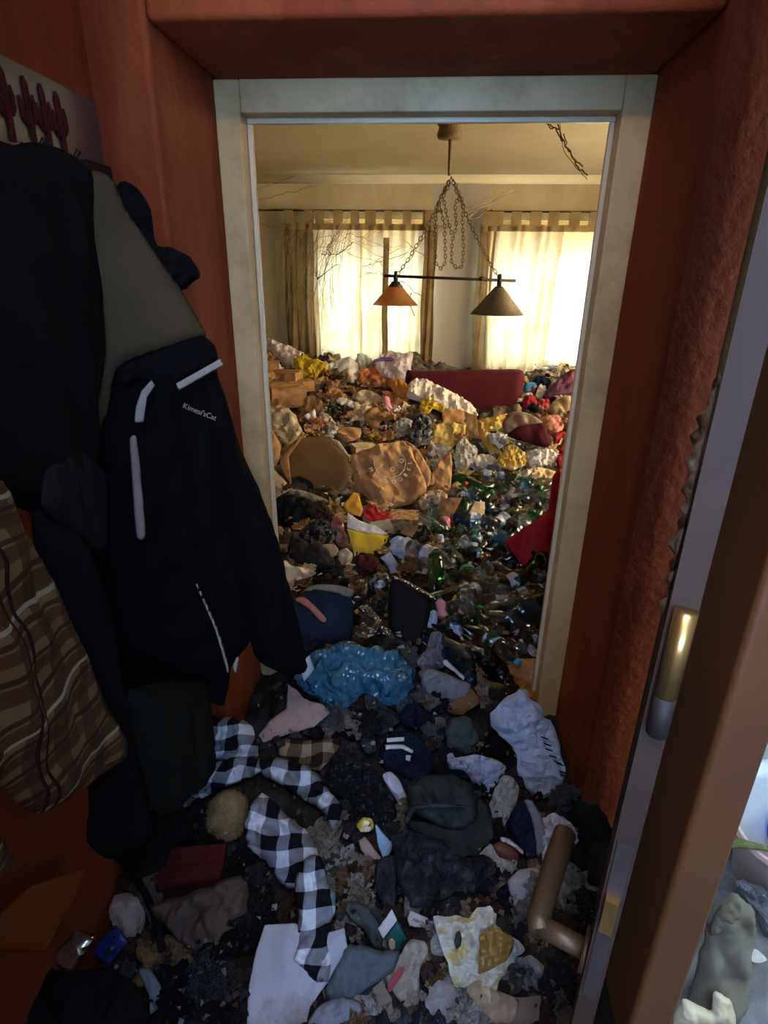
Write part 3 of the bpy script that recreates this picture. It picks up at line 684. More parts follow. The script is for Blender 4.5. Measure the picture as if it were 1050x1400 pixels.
# ------------------------------------------------------------------ hanging clothes on the left wall
JN = mat('navy_nylon', '060709', .9, .1, .2, 8, .15, bscale=120); JB = mat('black_wool', '121110', .95, .08, .2, 8, .2, bscale=150)
JG = mat('grey_yoke', '4e4230', .9, .1, .15, 8, .15, bscale=150); JK = mat('black_collar', '0e0d10', .9, .1, .2, 9); REFL = mat('grey_reflective_tape', '9a9288', .6, .3, .1, 20)
OLV = mat('olive_black_wool', '1a1a15', .95, .08, .2, 8, .1)
TANPL = uv_pattern('tan_brown_plaid', 'tan', .042); BUF = uv_pattern('black_white_check', 'buffalo', .030); BUFB = uv_pattern('brown_black_check', 'buffalo_brown', .030)
pN = upright(at_y(100, 600, .86)[:2], at_y(415, 900, 1.12)[:2])
nj = empty('winter_jacket', pN.w(np.array([[.2, -.4, 0]]))[0], 'navy winter jacket with grey yoke hanging at the wall corner', 'jacket')
H = dict(plane=pN, parent=nj)
I('jacket_body', None, None, JN, [(112, 640), (120, 600), (150, 520), (180, 492), (285, 470), (302, 540), (322, 640), (335, 760), (345, 870), (318, 905), (306, 965), (268, 952), (168, 978), (140, 930), (105, 800)], T=.10, Tb=.05, style='hang', A=.03, L=.12, res=70, **H)
I('sleeve', None, None, JN, [(250, 475), (285, 482), (300, 530), (325, 610), (352, 670), (378, 745), (398, 830), (414, 890), (405, 917), (372, 912), (345, 893), (322, 800), (298, 700), (268, 600)], T=.20, Tb=.14, style='hang', A=.05, L=.16, res=70, off=.012, **H)
I('hood', None, None, JK, [(150, 264), (168, 248), (190, 262), (205, 290), (212, 335), (235, 340), (258, 352), (271, 375), (258, 392), (240, 402), (215, 370), (180, 318), (158, 290)], T=.16, Tb=.2, style='cloth', A=.05, L=.3, off=.008, **H)
I('yoke', 'grey upper panel of the jacket', None, JG, [(100, 246), (128, 236), (150, 250), (165, 285), (205, 345), (245, 402), (274, 455), (262, 462), (200, 480), (155, 500), (142, 560), (122, 604), (112, 560), (112, 420), (108, 330)], T=.07, Tb=.06, style='hang', A=.02, L=.3, res=60, off=.026, **H)
I('collar_band', None, None, JK, [(155, 500), (200, 480), (268, 456), (289, 488), (222, 522), (180, 514), (160, 530)], T=.10, style='cloth', A=.03, L=.3, off=.032, **H)
for pts in ([(222, 516), (280, 484), (285, 492), (226, 525)], [(168, 566), (170, 545), (177, 525), (190, 511), (195, 518), (185, 533), (180, 566)]):
    I('reflective_strip', 'pale grey reflective tape', None, REFL, pts, T=.03, style='none', sharp=True, off=.072, R=.3, **H)
I('drawcord', 'pale pinkish drawcord tab', None, mat('drawcord', '8c7a74', .8, .2, .1, 30), [(162, 588), (171, 584), (176, 620), (184, 712), (172, 715), (166, 650)], T=.12, style='none', off=.072, **H)
I('zip_piping', None, None, REFL, [(251, 779), (254, 779), (281, 838), (294, 880), (297, 896), (294, 896), (278, 842)], T=.05, style='none', off=.066, **H)
I('zip_puller', None, None, REFL, [(306, 895), (311, 882), (314, 885), (310, 904)], T=.05, style='none', off=.05, **H)
I('cuff_tab', 'pale grey cuff tab', None, mat('cuff_tab', 'b0b4b4', .7, .2, .1, 30), [(394, 894), (409, 881), (416, 900), (402, 917)], T=.08, style='none', sharp=True, off=.05, **H)
def plane_matrix(pl, q, off, ang=0):
    p = pl.w(np.array([[q[0], q[1], off]]))[0]
    return Matrix(((pl.u[0], pl.v[0], pl.n[0], p[0]), (pl.u[1], pl.v[1], pl.n[1], p[1]), (pl.u[2], pl.v[2], pl.n[2], p[2]), (0, 0, 0, 1))) @ Matrix.Rotation(ang, 4, 'Z')
def put_text(name, body, px0, px1, pl, off, m, parent, k=1.75):
    a, b = pl.uv([px0, px1]); L = np.linalg.norm(b-a); ang = math.atan2(b[1]-a[1], b[0]-a[0])
    Mx = Matrix.Translation(-Vector(parent.location)) @ plane_matrix(pl, (a+b)/2, off, ang)
    return text_mesh(name, body, L/len(body)*k, m, parent, Mx)
put_text('lettering', "Kimesi'sCat", (224, 541), (277, 562), pN, .082, REFL, nj, 1.9)

pB = upright(at_y(0, 400, .66)[:2], at_y(150, 480, .93)[:2])
bj = empty('coat', pB.w(np.array([[.1, -.4, 0]]))[0], 'black wool coat hanging on the rack in front of the navy jacket', 'coat')
I('coat_body', None, None, JB, [(-40, 200), (10, 200), (45, 194), (88, 205), (103, 226), (112, 330), (126, 420), (124, 520), (118, 600), (108, 660), (112, 752), (60, 722), (38, 700), (-40, 640)], T=.10, Tb=.05, style='hang', A=.03, L=.16, res=64, plane=pB, parent=bj)
I('coat_panel', None, None, mat('charcoal_wool', '1e1b1a', .95, .08, .15, 8), [(40, 600), (108, 640), (112, 754), (62, 724), (20, 690)], T=.10, Tb=.03, style='hang', A=.03, L=.3, plane=pB, parent=bj, off=.03)
pT = upright(at_y(60, 800, .60)[:2], at_y(270, 1000, .88)[:2])
I('trousers', 'olive black trousers hanging below the navy jacket', 'trousers', OLV, [(160, 940), (262, 930), (272, 1000), (276, 1032), (255, 1076), (207, 1113), (190, 1092), (172, 1020)], T=.16, style='hang', A=.03, L=.2, res=50, plane=pT, off=.02)
I('cardigan', 'long black garment hanging between plaid shirt and navy jacket', 'clothing', JK, [(40, 690), (120, 745), (165, 940), (200, 1092), (195, 1150), (150, 1175), (118, 1150), (122, 1085), (80, 900)], T=.12, style='hang', A=.04, L=.2, res=50, plane=pT)
pS = upright(at_y(0, 900, .46)[:2], at_y(170, 1000, .64)[:2])
ps = empty('plaid_shirt', pS.w(np.array([[0, -.3, 0]]))[0], 'tan and brown plaid shirt hanging at the left edge', 'shirt')
I('shirt_body', None, None, TANPL, [(-60, 640), (0, 655), (16, 690), (40, 742), (80, 822), (120, 912), (150, 982), (173, 1012), (166, 1036), (110, 1081), (55, 1113), (20, 1096), (4, 1080), (-60, 1040)], T=.08, Tb=.05, style='hang', A=.045, L=.16, res=72, plane=pS, parent=ps)
I('sleeve', None, None, TANPL, [(-40, 1060), (0, 1086), (18, 1112), (40, 1160), (46, 1182), (20, 1216), (0, 1236), (-40, 1240)], T=.18, style='hang', A=.05, L=.25, res=40, plane=pS, parent=ps, off=-.03)
# steel coat rack with cactus cut-outs
rk = empty('coat_rack', (LW, .9, 1.80), 'brushed steel coat rack with cactus cut-outs on the left wall', 'coat rack')
rt, rb = 1.925, 1.812
MB().box((LW+.004, .40, rb), (LW+.007, 1.20, rt)).add('back_plate', STEEL, rk)
CAC = mat('cactus_rust', '4a140a', .7, .2, .2, 30)
for k, y in enumerate((.62, .70, .78, .86, .945, .995, 1.035, 1.075)):
    b = MB(); xc = LW+.009; z = rb+.004
    b.tube([(xc, y, z), (xc, y, z+.05), (xc, y, z+.085), (xc, y, z+.094)], [.0045, .0055, .005, .002], 8)
    b.tube([(xc, y, z+.03), (xc, y-.010, z+.031), (xc, y-.0155, z+.038), (xc, y-.0165, z+.055), (xc, y-.0165, z+.066)], [.0035, .0035, .0038, .0036, .0015], 8)
    b.tube([(xc, y, z+.036), (xc, y+.010, z+.037), (xc, y+.0145, z+.044), (xc, y+.0155, z+.062), (xc, y+.0155, z+.074)], [.0035, .0035, .0038, .0036, .0015], 8)
    b.add('cactus', CAC, rk)
    if k % 2 == 0: MB().tube([(LW+.006, y+.02, rb+.004), (LW+.03, y+.02, rb-.006), (LW+.045, y+.02, rb+.012)], .004).add('hook', BLACKM, rk, True)
MB().box((LW+.004, 1.12, rb-.03), (LW+.02, 1.20, rb+.01)).add('end_bracket', BLACKM, rk)

# ------------------------------------------------------------------ far heap, left: paper, bags and boxes
def carton(name, label, cat, m, pts_base, w, d, h, rz=0, tilt=0, roll=0, K=K0, opened=False, flap=None, inner=None, lift=0, group=None):
    """Cardboard box (sizes in pixels at that spot) with its flaps as parts."""
    (px, py), = K([pts_base]); p, s = hit(px, py); w, d, h = w*s, d*s, h*s
    COVER.append(np.array([(px-w/s/2, py-h/s), (px+w/s/2, py-h/s), (px+w/s/2, py), (px-w/s/2, py)])); e = empty(name, p+np.array([0, 0, lift*s-.01]), label, cat, group); e.rotation_euler = (math.radians(tilt), math.radians(roll), math.radians(rz)+YAW)
    mm = M_(m); t = max(.004, .02*w); b = MB()
    if opened:
        b.box((-w/2, -d/2, 0), (w/2, d/2, t)); b.box((-w/2, -d/2, 0), (-w/2+t, d/2, h)); b.box((w/2-t, -d/2, 0), (w/2, d/2, h)); b.box((-w/2, -d/2, 0), (w/2, -d/2+t, h)); b.box((-w/2, d/2-t, 0), (w/2, d/2, h))
    else: b.box((-w/2, -d/2, 0), (w/2, d/2, h-t))
    obj('box_body', b.mesh('box_body', mm), e)
    fa = 35 if opened else 3
    for sgn in (-1, 1):
        Mx = Matrix.Translation((0, sgn*d/2, h-t*.5)) @ Matrix.Rotation(math.radians((-fa if sgn < 0 else fa)+random.uniform(-6, 2 if not opened else 6)*(1 if sgn > 0 else -1)), 4, 'X')
        f = MB().box((-w/2, 0 if sgn < 0 else -d*.49, 0), (w/2, d*.49 if sgn < 0 else 0, t*.8), Mx) if not opened else MB().box((-w/2, -d*.35 if sgn < 0 else 0, 0), (w/2, 0 if sgn < 0 else d*.35, t*.8), Mx)
        obj('flap', f.mesh('flap', M_(flap or m)), e)
    return e
carton('cardboard_box', 'flattened brown box at the top of the left stack', 'box', 'cardboard', (105, 275), 32, 26, 15, 8, K=K2)
carton('cardboard_box', 'brown box second from the left jamb, under the clear bag', 'box', 'cardboard', (215, 330), 34, 30, 16, -12, K=K2)
carton('cardboard_box', 'wide brown box with a dented lid in the left stack', 'box', 'cardboard', (215, 445), 46, 40, 26, 18, 4, K=K2)
carton('cardboard_box', 'thin pale carton jutting from the left jamb', 'box', 'beige_paper', (105, 412), 26, 22, 8, -20, K=K2)
carton('cardboard_box', 'dark brown box under the left stack', 'box', 'cardboard_dark', (110, 470), 30, 30, 16, 5, K=K2)
carton('cardboard_box', 'small brown carton behind the wide dented box', 'box', 'cardboard', (300, 370), 24, 24, 14, 30, K=K2)
I('plastic_bag', 'clear pinkish bag slumped over the left box stack', 'bag', 'pinkwhite_plastic', [(45, 95), (130, 100), (260, 148), (330, 210), (270, 260), (220, 240), (170, 205), (110, 150)], K2, 35, .16, A=.07)
I('plastic_bag', 'bright yellow bag crumpled at the foot of the left curtain', 'bag', 'yellow_plastic', [(245, 215), (300, 175), (345, 205), (420, 225), (440, 260), (395, 285), (360, 325), (300, 315), (270, 280)], K2, 45, .2, A=.09)
I('paper_wrapper', 'striped grey white wrapper lying right of the yellow bag', 'wrapper', 'white_paper', [(480, 215), (560, 195), (600, 230), (610, 290), (570, 340), (520, 310)], K2, 45, .08, style='paper', A=.12, L=.5)
bigw = I('plastic_bag', 'large white bag with a purple stripe propped under the left window', 'bag', 'pinkwhite_plastic', [(690, 215), (770, 160), (850, 175), (905, 160), (900, 260), (920, 330), (880, 355), (800, 330), (730, 290)], K2, 60, .18, A=.05, L=.4)
I('purple_band', 'purple printed stripe', None, mat('violet_print', '5c4080', .5), [(690, 225), (740, 210), (800, 215), (802, 232), (740, 230), (692, 238)], K2, T=.05, style='none', parent=bigw, plane=o_plane[bigw.name][0], off=.05)
I('bread_bag', 'crumpled orange bread bag in the middle of the left heap', 'bag', 'orange_plastic', [(570, 300), (620, 260), (720, 250), (790, 275), (810, 320), (780, 365), (690, 360), (610, 350)], K2, 45, .16, A=.09, L=.28)
I('bread_bag', 'orange yellow bag right of the bread bag', 'bag', mat('amber_plastic', 'd8983c', .4, .5, .2, 8, transl=.3), [(770, 340), (820, 315), (880, 350), (895, 410), (870, 440), (810, 400)], K2, 45, .2, A=.09)
I('candy_wrapper', 'small red wrapper tip beside the white cloth bag', 'wrapper', 'red_plastic', [(850, 345), (910, 335), (922, 362), (880, 378)], K2, 50, .2, A=.05)
I('plastic_bag', 'small grey bag standing against the left window curtain', 'bag', 'clear_plastic', [(585, 230), (605, 175), (650, 180), (685, 215), (670, 250), (615, 250)], K2, 65, .25, A=.07)
I('plastic_bag', 'translucent beige bag bulging beside the left jamb', 'bag', mat('beige_film', 'b8a886', .3, .5, .1, 6, transl=.3, dirt='98865e'), [(70, 500), (130, 455), (200, 470), (260, 520), (298, 600), (290, 690), (200, 700), (130, 640), (80, 560)], K2, 48, .25, A=.06, L=.45)
I('cardboard_sheet', 'brown diamond of torn cardboard above the open box', 'cardboard', 'cardboard_dark', [(300, 425), (350, 400), (410, 440), (405, 500), (350, 520), (305, 480)], K2, 55, .04, style='paper', A=.05, sharp=True)
I('paper_scrap', 'white paper flap below the cardboard diamond', 'paper', 'white_paper', [(300, 520), (365, 480), (375, 530), (350, 560)], K2, 50, .04, style='paper', A=.08, sharp=True)
# open box: seen from its mouth
ob = thing_at('open_box', 'large open brown cardboard box with a stained inside painted in shade', 'box', 437, 668)
I('inner_wall', 'inside of the box, shade put into its colour', None, mat('box_inside_shaded', '7c5f38', .8, .2, .2, 6, dirt='5c4426'), [(180, 700), (290, 640), (430, 630), (545, 740), (555, 860), (500, 985), (330, 950), (230, 920)], K2, T=.02, Tb=.02, style='paper', A=.012, L=.6, sharp=True, parent=ob, plane=lean(np.array(ob.location)+(0, .02, -.02), 58, -8))  # inside coloured darker than the flaps to stand for its shade
I('flap', None, None, 'beige_paper', [(430, 628), (500, 660), (560, 745), (562, 800), (545, 745)], K2, T=.03, style='none', sharp=True, parent=ob, plane=lean(np.array(ob.location)+(0, -.02, 0), 58, -8))
I('flap', None, None, 'cardboard', [(280, 640), (300, 635), (220, 745), (240, 920), (175, 810), (170, 760)], K2, T=.03, style='none', sharp=True, parent=ob, plane=lean(np.array(ob.location)+(0, -.02, 0), 58, -8))
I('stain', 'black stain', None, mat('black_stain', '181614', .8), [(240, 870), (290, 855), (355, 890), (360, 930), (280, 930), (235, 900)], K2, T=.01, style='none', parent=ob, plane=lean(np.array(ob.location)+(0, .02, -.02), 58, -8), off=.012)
# printed paper carrier
pg = thing_at('paper_bag', 'brown paper carrier bag with a round white stamp', 'bag', 533, 690)
pP = lean(np.array(pg.location)+(0, 0, .0), 52, 4)
I('bag_front', None, None, 'brown_paper', [(560, 740), (700, 680), (850, 655), (900, 700), (985, 910), (975, 945), (900, 1000), (790, 1035), (740, 1045), (680, 1000), (615, 940), (575, 850)], K2, T=.12, Tb=.12, style='paper', A=.08, L=.34, parent=pg, plane=pP, sharp=True, res=60)
I('bag_side', None, None, 'brown_paper', [(860, 650), (930, 690), (1010, 830), (985, 905), (900, 700)], K2, T=.12, style='paper', A=.06, parent=pg, plane=pP, off=-.01)
WP = mat('white_print', 'd8d0c4', .7, .2, .3, 60)
st = bpy.data.objects.new('stamp', None); C.objects.link(st); st.parent = pg; st['label'] = 'white circular stamp'
cc, r1 = pP.uv(K2([(775, 800), (860, 800)])); rr = r1[0]-cc[0]; b = MB()
ring = [pP.w(np.array([[cc[0]+rr*math.cos(a), cc[1]+rr*math.sin(a), .055]]))[0] for a in np.linspace(2.9, 6.9, 26)]
b.tube(ring, .0014, 5)
b.add('ring', WP, st)
for ch, x, y in (('P', 730, 815), ('O', 790, 835), ('O', 838, 790)):
    text_mesh('letter', ch, .03, WP, st, Matrix.Translation(-Vector(pg.location)) @ plane_matrix(pP, pP.uv(K2([(x, y)]))[0], .055))
for k, ch in enumerate('MLEADOBEL'):
    a = math.radians(200+k*20); q = (cc[0]+rr*1.28*math.cos(a), cc[1]+rr*1.28*math.sin(a))
    text_mesh('letter', ch, .028, WP, st, Matrix.Translation(-Vector(pg.location)) @ plane_matrix(pP, q, .055, a+math.pi/2))
I('paper_scrap', 'crumpled beige paper in the middle of the left heap', 'paper', 'beige_paper', [(570, 410), (630, 375), (710, 395), (745, 440), (700, 475), (620, 455)], K2, 45, .14, style='paper', A=.1)
I('paper_scrap', 'pale flat leaflet lying below the bread bag', 'paper', 'white_paper', [(480, 430), (520, 415), (605, 450), (575, 475), (510, 460)], K2, 30, .03, style='paper', A=.08, sharp=True)
I('paper_roll', 'curled orange brown paper between the leaflet and pink bottle', 'paper', 'brown_paper', [(640, 540), (670, 480), (720, 475), (735, 550), (710, 605), (665, 580)], K2, 55, .2, style='cloth', A=.08)
I('plastic_bag', 'small clear bag above the brown paper carrier', 'bag', 'clear_plastic', [(800, 560), (850, 530), (905, 545), (900, 600), (850, 635), (805, 620)], K2, 50, .25, A=.08)
I('rubbish_bag', 'small black bag between the paper carrier and yellow bag', 'bag', 'black_plastic', [(900, 560), (930, 515), (990, 520), (1015, 580), (1005, 650), (960, 680), (905, 640)], K2, 50, .25, A=.09)
I('sugar_packet', 'yellow packet lying above the paper carrier', 'packet', 'yellow_plastic', [(650, 625), (700, 610), (755, 630), (745, 660), (690, 655)], K2, 40, .15, A=.05)
carton('small_box', 'beige box behind the brown paper carrier', 'box', 'beige_paper', (635, 735), 30, 22, 17, 22, K=K2)
I('paper_scrap', 'brown crumpled packing paper above the open box', 'paper', 'brown_paper', [(480, 600), (540, 580), (620, 590), (615, 640), (550, 665), (495, 650)], K2, 42, .16, style='paper', A=.1)
I('plastic_bag', 'long beige film lying between cardboard diamond and packing paper', 'bag', 'tan_clear', [(390, 500), (440, 510), (490, 570), (485, 610), (430, 590), (385, 555)], K2, 40, .14, A=.08)
I('paper_sack', 'brown paper sack squeezed against the left jamb', 'bag', 'brown_paper', [(70, 560), (120, 580), (180, 690), (150, 800), (95, 790), (80, 680)], K2, 55, .2, style='paper', A=.07)
I('paper_sack', 'folded tan paper sack below the jamb-side sack', 'bag', 'beige_paper', [(100, 930), (140, 815), (245, 920), (190, 950), (110, 1000)], K2, 50, .1, style='paper', A=.06, sharp=True)
# middle of the far heap
I('cloth_bag', 'white cloth bag with a violet seam leaning on the red sofa', 'bag', mat('white_cotton', 'd6d0c4', .9, .1, .08, 8, dirt='b4aa98'), [(-20, 330), (0, 250), (60, 235), (140, 260), (215, 305), (280, 330), (340, 370), (372, 425), (340, 445), (260, 470), (180, 410), (80, 370)], K3, 48, .12, style='plastic', A=.06)
I('plastic_bag', 'yellow bag below the white cloth bag', 'bag', 'yellow_plastic', [(40, 430), (80, 325), (120, 315), (190, 380), (180, 420), (130, 400), (90, 440)], K3, 48, .15, A=.1)
I('rubbish_bag', 'dark grey bag under the yellow bag in the centre', 'bag', 'grey_plastic', [(20, 480), (60, 440), (110, 450), (130, 510), (110, 580), (50, 600), (10, 560)], K3, 48, .22, A=.08)
I('yellow_sheet', 'crumpled pale yellow paper in front of the sofa', 'paper', 'pale_yellow', [(105, 580), (130, 500), (215, 465), (260, 480), (315, 490), (305, 540), (240, 610), (200, 640), (130, 620)], K3, 50, .08, style='paper', A=.08, L=.3, sharp=True)
I('cardboard_sheet', 'bent brown cardboard behind the pale yellow paper', 'cardboard', 'cardboard', [(180, 420), (220, 395), (300, 410), (300, 490), (215, 465), (182, 480)], K3, 55, .03, style='paper', A=.03, sharp=True)
I('cardboard_sheet', 'narrow brown cardboard strip right of the pale yellow paper', 'cardboard', 'cardboard_dark', [(300, 410), (370, 440), (385, 560), (350, 600), (305, 560), (315, 490)], K3, 55, .03, style='paper', A=.03, sharp=True)
for pts, lab in (([(365, 480), (400, 455), (480, 440), (540, 425), (545, 450), (500, 510), (440, 525), (385, 510)], 'upper yellow bag in front of the red sofa'),
                 ([(370, 500), (430, 520), (460, 600), (520, 640), (530, 670), (450, 660), (410, 590)], 'long yellow bag below the sofa'),
                 ([(480, 690), (520, 620), (580, 600), (640, 640), (645, 700), (580, 738), (500, 725)], 'round yellow bag in front of the black box')):
    I('plastic_bag', lab, 'bag', mat('mustard_film', 'd0b04c', .4, .5, .2, 8, transl=.3, dirt='e0d498', dscale=9), pts, K3, 45, .18, A=.09)
I('plastic_bag', 'white green film between the yellow bags', 'bag', 'white_plastic', [(430, 540), (500, 535), (600, 550), (600, 580), (540, 590), (500, 620), (455, 590)], K3, 42, .12, A=.1)
I('plastic_bag', 'white bag left of the red cloth by the right jamb', 'bag', 'white_plastic', [(640, 650), (700, 625), (780, 620), (810, 670), (780, 720), (700, 735), (650, 700)], K3, 45, .2, A=.07)
I('plastic_bag', 'white and orange bag above the red bag', 'bag', mat('cream_film', 'd8c8a0', .4, .5, .1, 8, transl=.3, dirt='c89448', dscale=8), [(650, 740), (720, 720), (820, 750), (815, 790), (760, 825), (680, 815)], K3, 45, .2, A=.07)
I('plastic_bag', 'small orange bag beside the white and orange bag', 'bag', 'orange_plastic', [(600, 760), (640, 730), (700, 770), (690, 815), (620, 815)], K3, 45, .2, A=.08)
I('milk_carton', 'upright blue grey carton in the middle of the heap', 'carton', 'bluegrey_card', [(378, 750), (410, 730), (455, 740), (450, 815), (400, 845), (380, 820)], K3, 60, .15, style='none', sharp=True, R=.3)
I('milk_carton', 'leaning blue grey carton right of its twin', 'carton', 'bluegrey_card', [(480, 745), (520, 745), (545, 820), (520, 845), (490, 790)], K3, 55, .15, style='none', sharp=True, R=.3)
I('plastic_bag', 'clear greenish bag left of the blue grey cartons', 'bag', 'clear_plastic', [(245, 660), (270, 580), (310, 560), (370, 620), (370, 680), (320, 740), (260, 745)], K3, 48, .22, A=.09)
I('paper_scrap', 'white torn papers above the blue grey cartons', 'paper', 'white_paper', [(330, 700), (390, 650), (470, 670), (485, 710), (420, 735), (360, 740)], K3, 40, .08, style='paper', A=.12)
I('paper_bag', 'torn tan paper bag right of the stamped carrier', 'bag', 'brown_paper', [(100, 820), (150, 700), (220, 640), (235, 700), (220, 880), (160, 870)], K3, 55, .16, style='paper', A=.07)
I('plastic_bag', 'clear film bundle left of the pale carton lid', 'bag', 'tan_clear', [(45, 910), (90, 855), (180, 850), (215, 900), (150, 935), (75, 958)], K3, 40, .2, A=.08)
I('plastic_jar', 'round tan clear tub beside the pale carton lid', 'tub', 'tan_clear', [(225, 830), (260, 800), (305, 830), (300, 880), (255, 895), (228, 870)], K3, 50, .3, style='none')
I('carton_lid', 'flat pale beige carton lid above the bottles', 'carton', 'beige_paper', [(285, 895), (412, 915), (414, 1043), (235, 1010)], K3, 48, .025, style='paper', A=.015, L=.8, sharp=True, R=.2)
I('cardboard_sheet', 'brown cardboard piece under the pale carton lid', 'cardboard', 'cardboard_dark', [(170, 930), (200, 890), (290, 890), (240, 1000), (160, 1030), (90, 1000), (95, 960)], K3, 45, .04, style='paper', A=.03, sharp=True)
I('plastic_bag', 'creamy film left of the far bottles', 'bag', 'tan_clear', [(385, 870), (430, 820), (520, 830), (525, 880), (450, 905), (400, 910)], K3, 42, .18, A=.09)
# far right: sofa and clothes
sf = empty('sofa', at_y(650, 575, 4.0), 'dark red sofa half buried under rubbish', 'sofa')
pSo = Plane(at_y(650, 575, 4.0), (1, 0, 0), np.array([0, .17, .985]))
I('sofa_back', None, None, 'sofa_red', [(-20, 200), (60, 190), (560, 180), (625, 190), (632, 240), (620, 330), (590, 430), (560, 520), (300, 520), (-20, 480)], K3, T=.16, Tb=.2, style='none', R=.25, parent=sf, plane=pSo, res=50)
I('sofa_arm', 'worn brown grey top of the sofa arm', None, 'sofa_brown', [(510, 480), (550, 420), (620, 415), (690, 440), (735, 475), (690, 490), (600, 500), (540, 540)], K3, T=.14, style='cloth', A=.03, parent=sf, plane=Plane(at_y(690, 590, 3.2), (1, 0, 0), np.array([0, .6, .8])))
I('sofa_seat', None, None, mat('sofa_maroon', '38101c', .85, .1, .15, 8), [(540, 540), (600, 500), (735, 478), (778, 590), (765, 612), (690, 600), (560, 560)], K3, T=.12, style='cloth', A=.02, parent=sf, plane=Plane(at_y(690, 605, 3.1), (1, 0, 0), np.array([0, .7, .714])))
for pts, m, lab, nm in (([(735, 330), (790, 260), (900, 180), (922, 200), (918, 290), (830, 340), (760, 350)], 'purple_cloth', 'purple and pink patterned clothes below the right window', 'clothes'),
    ([(755, 420), (790, 360), (900, 320), (912, 400), (880, 450), (800, 440)], 'beige_cloth', 'beige folded clothes by the right jamb', 'clothes'),
    ([(615, 370), (640, 325), (690, 330), (705, 375), (680, 405), (630, 400)], 'red_cloth', 'red lump of cloth right of the sofa', 'clothes'),
    ([(700, 380), (725, 345), (770, 350), (770, 395), (730, 405)], 'red_plastic', 'small bright red bundle left of the beige clothes', 'clothes'),
    ([(690, 480), (740, 440), (820, 440), (850, 500), (800, 560), (740, 520)], 'pink_cloth', 'dusty pink cloth beside the sofa arm', 'clothes'),
    ([(790, 545), (830, 525), (865, 540), (860, 640), (810, 640)], 'red_cloth', 'dark red cloth hanging behind the right jamb', 'clothes'),
    ([(810, 670), (850, 650), (850, 750), (820, 750)], 'red_cloth', 'lower dark red cloth showing behind the right jamb', 'clothes')):
    I(nm, lab, 'clothes', m, pts, K3, 50, .22, style='cloth', A=.10, L=.35)
I('plastic_bowl', 'blue plastic bowl below the right window', 'bowl', mat('sky_blue_plastic', '2c84c0', .35, .5, .1), [(630, 285), (650, 255), (700, 255), (712, 285), (690, 312), (645, 310)], K3, 55, .25, style='none')
I('paper_scrap', 'white papers right of the blue bowl', 'paper', 'white_paper', [(695, 330), (715, 270), (745, 255), (755, 300), (725, 345)], K3, 55, .1, style='paper', A=.1)
I('basket', 'pale straw basket edge on the right window sill', 'basket', 'cream', [(812, 170), (835, 142), (870, 142), (890, 170), (868, 165), (845, 165), (835, 195), (815, 195)], K3, 60, .2, style='none')

# ------------------------------------------------------------------ bottles
_bk = {}
def bottle_kit(kind, seed):
    if (kind, seed) in _bk: return _bk[kind, seed]
    P = {'soda': [(.0, .004), (.030, .0), (.042, .008), (.045, .03), (.043, .045), (.045, .06), (.0455, .10), (.0455, .165), (.042, .18), (.045, .19), (.044, .21), (.036, .238), (.022, .262), (.0135, .276), (.0135, .29)],
         'water': [(.0, .004), (.028, .0), (.036, .008), (.037, .03), (.033, .04), (.037, .05), (.033, .06), (.037, .07), (.033, .08), (.037, .09), (.0375, .15), (.034, .16), (.037, .172), (.034, .19), (.024, .215), (.0135, .232), (.0135, .25)],
         'jar': [(.0, .004), (.040, .0), (.047, .01), (.047, .10), (.042, .115), (.038, .12), (.038, .135)],
         'detergent': [(.0, .003), (.038, .0), (.044, .01), (.043, .07), (.036, .11), (.040, .15), (.038, .19), (.022, .215), (.016, .222), (.016, .24)]}[kind]
    r = np.random.default_rng(seed); b = MB().lathe(P, 18, None, False, False); V = np.vstack(b.V)
    dz = P[-1][1]
    if kind in ('soda', 'water'):
        a = r.uniform(0, 6.28); mid = np.exp(-((V[:, 2]-dz*r.uniform(.3, .6))/(dz*.15))**2)
        k = .35*mid*np.clip(V[:, 0]*math.cos(a)+V[:, 1]*math.sin(a), 0, 1)/.045
        V[:, 0] *= 1-k*abs(math.cos(a)); V[:, 1] *= 1-k*abs(math.sin(a))
        th = np.arctan2(V[:, 1], V[:, 0]); rp = 1+(.05*np.sin(5*th+V[:, 2]*90)+.035*np.sin(3*th-V[:, 2]*150+a))*(V[:, 2] < dz*.8); V[:, 0] *= rp; V[:, 1] *= rp
        V[:, 0] += .006*np.sin(V[:, 2]*25+a)
    capr = {'jar': .041, 'detergent': .019}.get(kind, .0155); ch = {'jar': .02, 'detergent': .04}.get(kind, .02)
    cap = MB().lathe([(capr*.9, dz-ch*.5), (capr, dz-ch*.45), (capr, dz+ch*.45), (capr*.9, dz+ch*.55)], 14)
    rad = P[len(P)//2][0]*1.03
    lb = MB().lathe([(rad, dz*.36), (rad, dz*.58)], 18, None, False, False)
    _bk[kind, seed] = ((V, b.F), (np.vstack(cap.V), cap.F), (np.vstack(lb.V), lb.F), dz); return _bk[kind, seed]
_bm = {}
def bmesh_for(tagk, VF, m, smooth=True):
    k = (tagk, m.name)
    if k not in _bm: _bm[k] = mesh(tagk[0], VF[0], VF[1], m, smooth=smooth, sharp_deg=24)
    return _bm[k]
